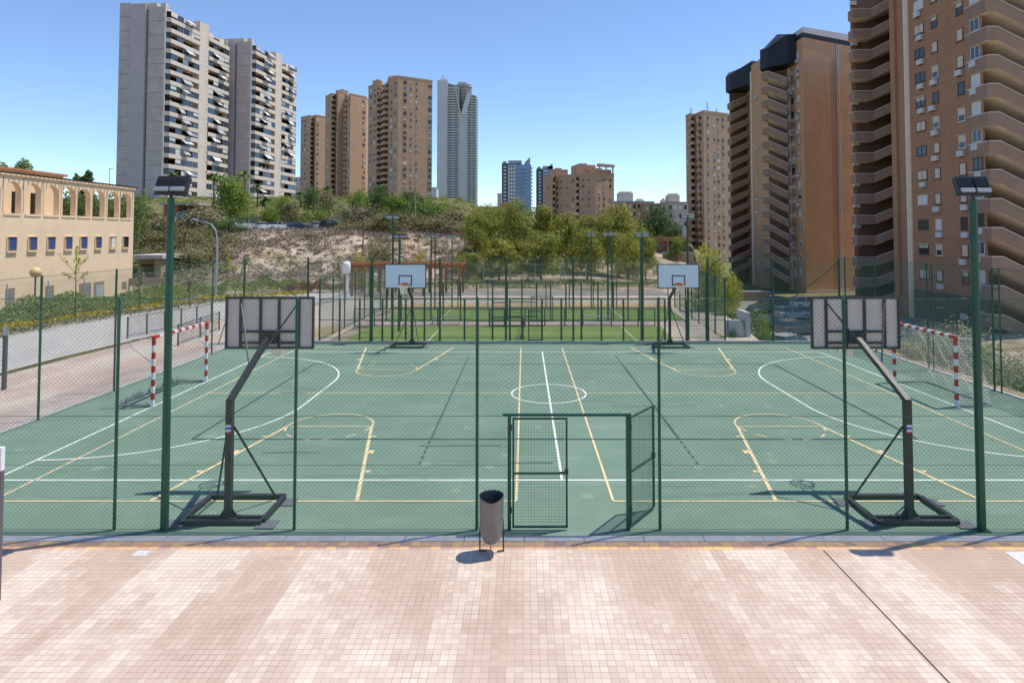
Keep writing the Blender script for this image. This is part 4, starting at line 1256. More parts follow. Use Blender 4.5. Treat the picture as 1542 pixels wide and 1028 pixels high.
# pines behind the pitches
GPN = 'pines behind the turf pitches'
for args in (
    ('broad olive pine at the left end of the pine grove, right of the two-legged tower', 715, 74, 322, 62),
    ('tall olive pine in the grove under the gap of sky right of the two-legged tower', 738, 79, 304, 66),
    ('olive pine standing below the blue glass tower', 776, 76, 307, 74),
    ('lower front pine in the left half of the grove, before the trunks', 752, 69, 362, 80),
    ('olive pine below the dark slab tower', 815, 80, 312, 66),
    ('olive pine below the left half of the mid-distance brown block', 852, 78, 316, 74),
    ('low shadowed pine in front of the middle of the grove', 815, 68, 352, 84),
    ('low front pine right of the middle of the grove, behind the lone slender mast', 884, 69, 350, 76),
    ('small pine left of the largest one, before the mid-distance brown block', 888, 76, 327, 56),
    ('largest rounded olive pine right of the mid-distance brown block', 930, 76, 303, 88),
    ('pale trunked small pine in front of the largest one', 945, 66, 352, 60),
    ('drooping pine at the right end of the grove, behind the thick mast', 972, 72, 358, 48),
    ('very low pine sprawling by the dirt slope, left end of the grove', 706, 67, 382, 60)):
    tree('pine_tree', args[0], 'pine', *args[1:], group=GPN)
# greener trees beyond, right
tree('round_tree', 'dark green round pine on the rise right of the olive grove', 'green', 985, 120, 309, 62)
tree('round_tree', 'bright green low tree just below the dark round pine', 'bright', 962, 105, 338, 44)
tree('round_tree', 'mid green small tree between dark round pine and brown block tower', 'green', 1012, 110, 335, 38)
tree('round_tree', 'small bright tree left of the tall mast behind right far hoop', 'bright', 1018, 95, 352, 28)
tree('round_tree', 'yellow-green tree right of the right far hoop backboard', 'yellow', 1068, 42, 364, 62)
tree('round_tree', 'lower drooping yellow-green tree in front, right of the right far hoop', 'yellow', 1098, 40, 408, 46, zbase=-1.5)
# hillside left and centre
tree('round_tree', 'tall feathery bright green tree left of the white towers foot', 'bright', 345, 112, 268, 58)
tree('round_tree', 'feathery pale green tree before the second white tower', 'bright', 362, 120, 288, 44)
tree('broad_bush', 'dense dark green bush at the left end of the row of parked cars', 'green', 344, 100, 326, 62, cat='bush', bush=True)
tree('broad_bush', 'brown-green leafless bush beside the left floodlight mast, upper hillside', 'grey', 302, 104, 306, 80, cat='bush', bush=True)
tree('broad_bush', 'olive bush below the curved street lamp head', 'olive', 300, 90, 340, 84, cat='bush', bush=True)
tree('broad_bush', 'rounded tan-topped bush right of the left floodlight mast, near the shed', 'olive', 285, 78, 372, 66, cat='bush', bush=True)
tree('broad_bush', 'olive bush between arcaded building and left floodlight mast', 'olive', 228, 92, 345, 72, cat='bush', bush=True)
tree('broad_bush', 'grey-green bush above the shed roof', 'grey', 238, 100, 322, 70, cat='bush', bush=True)
tree('broad_bush', 'green bush at the foot of the nearest white tower', 'green', 215, 118, 312, 44, cat='bush', bush=True)
tree('broad_bush', 'large grey-brown bush right of the parked cars, upper slope', 'grey', 545, 112, 302, 78, cat='bush', bush=True)
tree('broad_bush', 'olive bush lower right of the large grey-brown one', 'olive', 568, 104, 330, 70, cat='bush', bush=True)
tree('broad_bush', 'olive bush just left of the tall mast behind left far hoop', 'olive', 525, 100, 335, 56, cat='bush', bush=True)
tree('broad_bush', 'olive green bush behind the short dark twin-lamp mast', 'olive', 620, 106, 318, 76, cat='bush', bush=True)
tree('broad_bush', 'olive green bush behind the close pair of masts on the slope', 'olive', 662, 102, 320, 76, cat='bush', bush=True)
tree('broad_bush', 'grey-green bush on the slope left of the pine grove', 'grey', 690, 98, 330, 60, cat='bush', bush=True)
tree('broad_bush', 'dark olive bush alone on the dirt, left of the left far hoop', 'olive', 570, 74, 360, 46, cat='bush', bush=True)
tree('broad_bush', 'thin grey bush at top of the dirt below the parked cars', 'grey', 468, 96, 346, 36, cat='bush', bush=True)
tree('broad_bush', 'yellow-flowering bush behind the left end of the pergola', 'flower', 542, 62, 378, 30, cat='bush', bush=True)
tree('broad_bush', 'round yellow-flowering bush right of the left far hoop backboard', 'flower', 628, 66, 376, 30, cat='bush', bush=True)
tree('broad_bush', 'wide dark green oleander before the foot of the brown tower, hilltop right', 'bright', 655, 128, 292, 60, cat='bush', bush=True)
tree('broad_bush', 'dark green rounded bush at the foot of the two-legged tower', 'green', 636, 124, 300, 66, cat='bush', bush=True)
tree('round_tree', 'leafy green tree on hilltop before the brown tower with zigzag balconies', 'bright', 592, 134, 288, 52)
tree('round_tree', 'yellowish green tree with drooping crown below the slender palm on the hilltop', 'bright', 540, 130, 290, 40)
tree('round_tree', 'grey-green tree before the stepped brown towers', 'olive', 490, 132, 285, 46)
tree('round_tree', 'olive tree with thin trunk standing behind the parked cars', 'olive', 436, 116, 302, 38)
tree('round_tree', 'bright green bushy tree above the white parked cars', 'bright', 408, 120, 308, 36)
tree('broad_bush', 'long bright green hedge-like bush above the green container', 'bright', 482, 126, 312, 66, cat='bush', bush=True)
tree('broad_bush', 'mauve-flowered bush above the dark parked car', 'mauve', 500, 118, 322, 30, cat='bush', bush=True)
# young street trees on the left verge
def sapling(label, px, Y, ytop, wpx, kind, seed, ytrunk=None):
    X = xat(px, Y); h = zat(ytop, Y); wd = wpx * Y / CF
    t = thing('young_tree', label, 'tree', (X, Y, 0), seed * 1.3, 'young trees on the left verge')
    rg = random.Random(seed); mb = MB(); fb = MB()
    mb.tube([(0, 0, 0), (0.03, 0, h * 0.4), (0, 0.02, h * 0.72)], [0.04, 0.032, 0.022], 6)
    for k in range(8):
        a = rg.uniform(0, 2 * PI); z = h * rg.uniform(0.42, 0.75); l = wd * 0.5 * rg.uniform(0.6, 1.1)
        p0 = Vector((0, 0, z)); p2 = p0 + Vector((math.cos(a) * l, math.sin(a) * l, l * rg.uniform(0.3, 0.9)))
        if k < 2: p2 = p0 + Vector((0.1 * l, 0.1, h * 0.98 - z))
        mb.tube([p0, (p0 + p2) / 2 + Vector((0, 0, -0.05)), p2], [0.016, 0.012, 0.005], 5)
        for i in range(26):
            f = rg.uniform(0.35, 1.05); c = p0.lerp(p2, f) + Vector((rg.gauss(0, 0.07), rg.gauss(0, 0.07), rg.gauss(0, 0.06)))
            leaves(fb, rg, c, rg.uniform(0.07, 0.14), (rg.gauss(0, 1), rg.gauss(0, 1), rg.gauss(0, 1) + 0.5))
    mb.build('trunk', TRUNK, t, smooth=True); fb.build('crown', L_YEL if kind else L_OLIVE, t)
sapling('young tree with bright yellow-green leaves before the arcaded building', 116, 37, 371, 66, 1, 1)
sapling('thin brownish young tree right of the arcaded building corner', 213, 41, 398, 12, 0, 2)
sapling('thin bare young tree on the verge between mast and curved lamp', 288, 43.5, 416, 10, 0, 3)
sapling('yellow-green young tree right of the curved street lamp', 343, 56, 378, 28, 1, 4)
sapling('wide yellow-green young tree above the left near hoop backboard', 437, 57, 386, 46, 1, 5)
sapling('small dark conifer-like young tree left of the white drum', 512, 50, 392, 14, 0, 6)
tree('round_tree', 'broad green tree on the hilltop right of the slender palm, before brown towers', 'green', 565, 136, 278, 50)
tree('round_tree', 'rounded green tree between the two hilltop lamp posts and the brown tower', 'green', 618, 138, 284, 50)
tree('round_tree', 'small rounded green tree at the left foot of the leftmost brown tower', 'green', 470, 140, 282, 40)
tree('round_tree', 'pale green tree just right of the second white tower foot', 'bright', 424, 138, 290, 34)
tree('round_tree', 'rounded olive tree in the middle of the slope beside the thin utility pole', 'olive', 578, 98, 322, 54)
tree('round_tree', 'rounded olive tree on the slope left of the pine grove, behind the lone slender mast', 'olive', 684, 104, 312, 50)
# palms
def palm_crown(seed):
    rg = random.Random(seed); mb = MB()
    for k in range(26):
        a = 2 * PI * k / 26 + rg.uniform(-0.1, 0.1); el = rg.uniform(-0.5, 1.2); L = rg.uniform(0.8, 1.1)
        prev = None; n = 6
        for i in range(n + 1):
            s = i / n; dz = math.sin(el) * L * s - 0.75 * L * s * s * (0.6 + 0.4 * math.cos(el)); dr = math.cos(el * 0.8) * L * s
            c = Vector((math.cos(a) * dr, math.sin(a) * dr, dz)); wd = 0.13 * math.sin(PI * min(1, s * 0.9 + 0.08))
            q = Vector((-math.sin(a), math.cos(a), 0)) * wd
            dn = Vector((0, 0, -wd * 0.8))
            if prev:
                mb.quad(prev[0], prev[1], c, c + q + dn); mb.quad(prev[1], prev[2], c - q + dn, c)
            prev = (c + q + dn, c, c - q + dn)
    return mb
PALM_C = [palm_crown(80 + i).mesh('palm_crown', L_PALM) for i in range(2)]
PALM_T = MB().tube([(0, 0, 0), (0.01, 0, 0.3), (0, 0.005, 0.7), (0, 0, 1.0)], [0.028, 0.022, 0.02, 0.022], 8).mesh('palm_trunk', PALMBARK, True)
for k, (px, ytop, Y, lb) in enumerate((
    (258, 258, 120, 'palm seen just above the left floodlight mast lamps'),
    (321, 258, 150, 'tall slim palm at the right edge of the nearest white tower, left one of two'),
    (332, 260, 152, 'tall slim palm between the two white towers, right one of two'),
    (356, 266, 150, 'palm before the left wall of the second white tower, shorter one of two'),
    (367, 255, 146, 'tallest palm before the left wall of the second white tower'),
    (387, 274, 150, 'palm low before the balconies of the second white tower'),
    (399, 294, 140, 'short bushy palm at the foot of the second white tower'),
    (452, 286, 150, 'small palm between the white towers and the stepped brown ones'),
    (542, 283, 150, 'slender palm before the stepped brown towers'),
    (492, 278, 155, 'thin tall palm before the leftmost brown tower wing'))):
    X = xat(px, Y); z0 = H(X, Y); h = zat(ytop + 6, Y) - z0
    t = thing('palm_tree', lb, 'palm', (X, Y, z0), k * 1.1, 'palms on the hillside')
    put('trunk', PALM_T, t, (0, 0, 0), 0, (9, 9, h)); put('crown', PALM_C[k % 2], t, (0, 0, h), 0, (1.9, 1.9, 1.9))

# olive scrub covering the left part of the slope
mb = MB(); rg = random.Random(31)
for k in range(420):
    px = rg.uniform(196, 352); Y = rg.uniform(74, 118)
    X = xat(px, Y)
    if px > 330 and Y > 104: continue
    s = rg.uniform(0.5, 1.3); z = H(X, Y)
    for i in range(70):
        d = Vector((rg.gauss(0, 1), rg.gauss(0, 1), rg.gauss(0, 1) + 0.6)).normalized()
        q = d * s * rg.uniform(0.7, 1.1)
        leaves(mb, rg, (X + q.x, Y + q.y, z + max(0, q.z) * 0.9), 0.2 * rg.uniform(0.6, 1.3), d + Vector((rg.gauss(0, .5), rg.gauss(0, .5), rg.gauss(0, .5))))
for k in range(260):
    px = rg.uniform(515, 715); Y = rg.uniform(99, 128)
    X = xat(px, Y); s = rg.uniform(0.7, 1.7); z = H(X, Y)
    for i in range(80):
        d = Vector((rg.gauss(0, 1), rg.gauss(0, 1), rg.gauss(0, 1) + 0.6)).normalized()
        q = d * s * rg.uniform(0.7, 1.1)
        leaves(mb, rg, (X + q.x, Y + q.y, z + max(0, q.z) * 1.1), 0.22 * rg.uniform(0.6, 1.3), d + Vector((rg.gauss(0, .5), rg.gauss(0, .5), rg.gauss(0, .5))))
tag(mb.build('olive_undergrowth', L_OLIVE), kind='stuff')
# hedge and flower strips on the left verge, and by the right fence
def strip_plants(name, label, cat, path, wid, hgt, n, size, lm, seed, kind=None, z0=0.0, group=None, rough=0.35):
    rg = random.Random(seed); mb = MB()
    segs = [(Vector(path[i]), Vector(path[i + 1])) for i in range(len(path) - 1)]
    Ls = [(b_ - a).length for a, b_ in segs]; tot = sum(Ls)
    nz = [(rg.uniform(0.2, 1.6), rg.uniform(0, 6)) for _ in range(5)]
    for _ in range(n):
        s = rg.uniform(0, tot); i = 0; q = s
        while i < len(segs) - 1 and q > Ls[i]: q -= Ls[i]; i += 1
        a, b_ = segs[i]; c = a.lerp(b_, q / Ls[i]); d = (b_ - a).normalized(); nr = Vector((-d.y, d.x))
        o = rg.uniform(-1, 1)
        hh = hgt * (1 + rough * sum(math.sin(f * s * 2 + p_) for f, p_ in nz) / 3) * (1 - 0.55 * o * o)
        z = hh * (1 - abs(rg.gauss(0, 0.33))); 
        if z < 0: z = 0.02
        c = c + nr * o * wid / 2
        leaves(mb, rg, (c.x, c.y, z0 + z), size * rg.uniform(0.6, 1.4), (rg.gauss(0, 1), rg.gauss(0, 1), rg.gauss(0, 1) + 0.5))
    o = mb.build(name, lm)
    return tag(o, label, cat, group, kind)
strip_plants('hedge', 'long shaggy green hedge along the verge before the arcaded building', 'hedge', [(-30.5, 27), (-28.8, 40), (-26.5, 52), (-19.5, 57)], 3.2, 1.1, 34000, 0.11, L_HEDGE, 1)
strip_plants('hedge', 'rusty brown low hedge above the left near hoop backboard', 'hedge', [(-20.8, 54.5), (-14.5, 56.5)], 1.6, 0.8, 2200, 0.15, L_RUST, 2)
strip_plants('flowers', None, None, [(-28.1, 27), (-26.7, 38), (-25.0, 46), (-22.5, 50.5), (-18.6, 53.0)], 1.3, 0.34, 5200, 0.12, L_FLOWER, 3, 'stuff')
strip_plants('ground_cover', None, None, [(-27.0, 27), (-25.8, 38), (-24.0, 46), (-21.5, 50)], 1.3, 0.25, 3000, 0.11, L_OLIVE, 4, 'stuff')
strip_plants('weeds', None, None, [(-18, 58.5), (2, 61), (15, 62.5)], 2.4, 0.55, 3600, 0.16, L_HEDGE, 5, 'stuff')
strip_plants('hedge', 'tall dark green hedge seen through the open arches of the arcaded building', 'hedge', [(-74, 86), (-62, 87), (-53, 87)], 3.0, 9.6, 14000, 0.26, L_HEDGE, 6, z0=1.5, rough=0.08)
strip_plants('dense_tree', 'wide dark green treetop above the left end of the arcaded building roof', 'tree', [(-84, 92), (-77, 92), (-73.5, 92)], 5.0, 14.4, 26000, 0.30, L_HEDGE, 7, z0=1.0, rough=0.06)
strip_plants('dense_tree', 'small dark green treetop above the right end of the arcade roof', 'tree', [(-69.8, 96), (-67.2, 96)], 3.0, 13.0, 9000, 0.30, L_GREEN, 8, z0=1.5, rough=0.06)
rg = random.Random(9)
for k, (X, Y, wd, h, lb) in enumerate((
    (17.6, 25.5, 3.0, 3.3, 'big silvery oleander bush outside the right fence, behind the right goal'),
    (17.4, 21.5, 2.8, 3.0, 'silvery oleander bush outside the right fence, behind the ladder-braced post'),
    (17.3, 17.8, 2.8, 3.0, 'silvery oleander bush at the right edge outside the right fence'),
    (17.9, 29.2, 2.4, 2.1, 'low silvery bush outside the right fence beyond the goal'),
    (17.2, 14.5, 2.6, 2.8, 'silvery bush outside the right fence nearest to us'))):
    t = thing('oleander_bush', lb, 'bush', (X, Y, -1.1), k * 1.7, 'oleander bushes outside the right fence')
    put('foliage', BUSH_C['silver'][k % 2], t, (0, 0, -0.1), 0, (wd, wd, h)); put('stem', BUSH_T, t, (0, 0, -0.2), 0, (wd * 0.8, wd * 0.8, h))
tree('broad_bush', 'bright green shrub by the white ramp wall right of far hoop', 'bright', 1140, 33.5, 462, 46, zbase=-1.2, cat='bush', bush=True)
tree('broad_bush', 'small leafy shrub below the bright one, by the court corner', 'bright', 1150, 31.5, 488, 30, zbase=-0.9, cat='bush', bush=True)
tree('broad_bush', 'little green shrub inside the ramp, left of the white wall', 'green', 1101, 31.0, 492, 16, zbase=-0.3, cat='bush', bush=True)

# scrub scattered over the dry slopes: nobody could count it
mb = MB(); rg = random.Random(12)
for k in range(900):
    px = rg.uniform(180, 760) if k > 450 else rg.uniform(185, 345); Y = rg.uniform(68, 126)
    if 97 < Y < 121 and 345 < px < 520: continue
    X = xat(px, Y)
    if abs(X + 44) < 5 and Y < 72: continue
    s = rg.uniform(0.3, 1.0) * (0.7 if Y < 85 else 1.2)
    if px < 330: s *= 1.3
    z = H(X, Y)
    for i in range(int(30 + 40 * s)):
        d = Vector((rg.gauss(0, 0.5), rg.gauss(0, 0.5), abs(rg.gauss(0, 0.45)))) * s
        leaves(mb, rg, (X + d.x, Y + d.y, z + d.z), 0.2 * rg.uniform(0.6, 1.4), (rg.gauss(0, 1), rg.gauss(0, 1), rg.gauss(0, 1) + 0.5))
tag(mb.build('scrub_undergrowth', L_GREY), kind='stuff')
mb = MB()
for k in range(1500):
    px = rg.uniform(330, 720); Y = 67 + 40 * rg.random() ** 0.75
    if 106 < Y and px < 520: continue
    X = xat(px, Y); s = rg.uniform(0.25, 0.9); z = H(X, Y)
    for i in range(26):
        d = Vector((rg.gauss(0, 0.55), rg.gauss(0, 0.55), abs(rg.gauss(0, 0.35)))) * s
        leaves(mb, rg, (X + d.x, Y + d.y, z + d.z), 0.16 * rg.uniform(0.5, 1.3), (rg.gauss(0, 1), rg.gauss(0, 1), rg.gauss(0, 1) + 0.2), 1.6)
tag(mb.build('dry_brush', L_DRY), kind='stuff')
mb = MB()
for k in range(760):
    px = rg.uniform(190, 780); Y = rg.uniform(119, 168)
    X = xat(px, Y); s = rg.uniform(0.5, 1.4); z = H(X, Y)
    for i in range(55):
        d = Vector((rg.gauss(0, 0.6), rg.gauss(0, 0.6), abs(rg.gauss(0, 0.35)))) * s
        leaves(mb, rg, (X + d.x, Y + d.y, z + d.z), 0.28 * rg.uniform(0.6, 1.4), (rg.gauss(0, 1), rg.gauss(0, 1), rg.gauss(0, 1) + 0.5))
tag(mb.build('hillside_undergrowth', L_HEDGE), kind='stuff')
# ------------------------------------------------------------------ buildings
def brick_mat(name, col, storey=2.9, z0=0.0, amt=0.10, var=0.12, vs=0.25):
    """brick seen from afar: courses too fine to resolve give a streaky mottle, with a joint at every floor"""
    m, nt, b = base_mat(name, 0.9, 0, 0.15)
    co = coords(nt)
    n1 = noise(nt, co, vs, 5, 0.6); n2 = noise(nt, vmath(nt, 'MULTIPLY', co, (1.2, 1.2, 4.0)), 1.6, 4, 0.7); n3 = noise(nt, vmath(nt, 'MULTIPLY', co, (1, 1, 0.12)), 0.9, 4, 0.6)
    c = ramp(nt, n1, [(0.3, tuple(x * (1 - var) for x in col)), (0.7, tuple(x * (1 + var) for x in col))])
    c = mixc(nt, 0.45, c, ramp(nt, n2, [(0.3, tuple(x * 0.72 for x in col)), (0.7, tuple(min(1, x * 1.3) for x in col))]))
    c = mixc(nt, ramp(nt, n3, [(0.5, (0, 0, 0)), (0.75, (0.22,) * 3)]), c, tuple(x * 0.55 for x in col))
    sep = nn(nt, 'ShaderNodeSeparateXYZ'); nt.links.new(co, sep.inputs[0])
    fr = math_(nt, 'FRACT', math_(nt, 'DIVIDE', math_(nt, 'SUBTRACT', sep.outputs[2], z0), storey))
    c = mixc(nt, math_(nt, 'MULTIPLY', math_(nt, 'LESS_THAN', fr, 0.05), amt * 2.5), c, tuple(x * 0.7 for x in col))
    nt.links.new(c, b.inputs['Base Color'])
    return m
BRICK = brick_mat('red_brown_brick', (0.40, 0.215, 0.125))
BRICK_O = brick_mat('orange_brown_brick', (0.60, 0.345, 0.19))
BRICK_P = brick_mat('pale_brown_brick', (0.52, 0.335, 0.215), amt=0.16)
BRICK_D = brick_mat('dusty_brown_brick', (0.52, 0.345, 0.235), amt=0.14)
PARAPET = mat('brown_render', (0.34, 0.225, 0.16), 0.9, 0, 0.12, 0.6, 0.15, dirt=0.2)
CREAM = mat('cream_soffit', (0.80, 0.68, 0.52), 0.9, 0, 0.08, 0.8, 0.15, dirt=0.15)
CREAMW = mat('cream_white_render', (0.67, 0.575, 0.48), 0.9, 0, 0.08, 0.4, 0.15, dirt=0.15)
CONCP = mat('grey_concrete_panel', (0.55, 0.47, 0.43), 0.9, 0, 0.12, 0.35, 0.15, dirt=0.25)
CONCS = mat('smooth_grey_render', (0.52, 0.45, 0.43), 0.9, 0, 0.06, 0.3, 0.15)
JOINT = mat('dark_joint', (0.16, 0.15, 0.15), 0.9)
ROOFG = mat('grey_roofing', (0.33, 0.32, 0.31), 0.9, 0, 0.12, 0.5)
NAVY = mat('dark_slate_cladding', (0.022, 0.026, 0.036), 0.6, 0, 0.3, 0.5, 0.3)
SILVERC = mat('silver_cladding', (0.58, 0.55, 0.53), 0.5, 0.15, 0.06, 0.05, 0.4)
PALEW = mat('pale_white_render', (0.62, 0.62, 0.62), 0.8, 0, 0.06, 0.4)
FRAMEW = mat('white_window_frame', (0.62, 0.60, 0.57), 0.6)
FRAMED = mat('dark_window_frame', (0.09, 0.075, 0.065), 0.6)
AWNW = mat('pale_awning_cloth', (0.58, 0.58, 0.60), 0.9, 0, 0.12, 0.5)
AWNG = mat('grey_awning_cloth', (0.36, 0.37, 0.40), 0.9, 0, 0.12, 0.5)
PEACH = mat('peach_render', (0.80, 0.615, 0.42), 0.9, 0, 0.06, 0.7, 0.15, bmp=0.1, dirt=0.22)
TILE = mat('clay_tile', (0.42, 0.20, 0.11), 0.85, 0, 0.2, 2.0)

WIN = {}
def win(w, h, kind):
    """window facing -y, centred on x, sill at z=0; kind: dark, blind, half, blue, white, shade"""
    key = (round(w, 2), round(h, 2), kind)
    if key in WIN: return WIN[key]
    mb = MB(); e = min(0.07, w * 0.08)
    mb.box(-w / 2, -w / 2 + e, -0.06, 0.02, 0, h, 1); mb.box(w / 2 - e, w / 2, -0.06, 0.02, 0, h, 1)
    mb.box(-w / 2 + e, w / 2 - e, -0.06, 0.02, 0, e, 1); mb.box(-w / 2 + e, w / 2 - e, -0.06, 0.02, h - e, h, 1)
    if w > 1.2: mb.box(-e / 2, e / 2, -0.055, 0.02, e, h - e, 1)
    f = {'dark': 0.0, 'blind': 1.0, 'half': 0.5, 'blue': 0.0, 'white': 1.0, 'shade': 0.35}[kind]
    zb = h - e - (h - 2 * e) * f
    x0, x1 = -w / 2 + e, w / 2 - e
    if f < 1: mb.quad((x0, -0.02, e), (x1, -0.02, e), (x1, -0.02, zb), (x0, -0.02, zb), 0)
    if f > 0: mb.box(x0, x1, -0.045, -0.025, zb, h - e, 2)
    if kind in ('half', 'shade'): mb.box(-w / 2 - 0.05, w / 2 + 0.05, -0.16, 0.0, h, h + 0.10, 2)
    mb.box(-w / 2 - 0.08, w / 2 + 0.08, -0.12, 0.0, -0.07, -0.005, 1)
    WIN[key] = mb.mesh('window', [GLASSB if kind == 'blue' else GLASS, FRAMEW if kind in ('white', 'blue', 'half') else FRAMED, BLINDW if kind == 'white' else BLIND])
    return WIN[key]
mb = MB(); mb.box(-0.42, 0.42, -0.38, -0.05, 0, 0.6, 0); mb.lathe([(0.22, 0), (0.22, 0.012)], 12, 1)
v0 = len(mb.v) - 24
for i in range(v0, len(mb.v)):
    x, y, z = mb.v[i]; mb.v[i] = (x - 0.1, -0.385 - z, 0.3 + y)
mb.box(-0.35, 0.35, -0.32, 0.0, -0.05, -0.005, 1)
AC = mb.mesh('air_conditioner', [ACW, GREYPOST2])
KINDS = ['dark', 'dark', 'half', 'dark', 'blind', 'blue', 'white', 'shade', 'dark']

def edge_pt(a, b_, u, out=0.0):
    a, b_ = Vector(a), Vector(b_); d = (b_ - a).normalized()
    p_ = a + d * u + Vector((d.y, -d.x)) * out
    return p_, math.atan2(d.y, d.x)

def wincols(root, origin, a, b_, cols, floors, zf, storey, rg, places, ac=None, acp=0.0, skip=0.06, kinds=KINDS):
    """columns of windows on the wall a->b (seen from its right-hand side); cols = (distance from a, width, height, sill)"""
    for (u, w, h, sill) in cols:
        for k in range(*floors):
            if rg.random() < skip: continue
            p_, rz = edge_pt(a, b_, u, 0.01)
            z = zf + k * storey + sill
            dist = Vector((p_.x, p_.y, z - CH)).length
            places.append((win(w, h, rg.choice(kinds)), (p_.x - origin[0], p_.y - origin[1], z - origin[2]), rz, dist))
            if ac is not None and rg.random() < acp:
                du = rg.choice((-0.1, 0.3, -0.5)); p2, _ = edge_pt(a, b_, u + du, 0.01)
                ac.append((AC, (p2.x - origin[0], p2.y - origin[1], z - 0.85 - origin[2]), rz, dist))

def rel(poly, o): return [(x - o[0], y - o[1]) for x, y in poly]

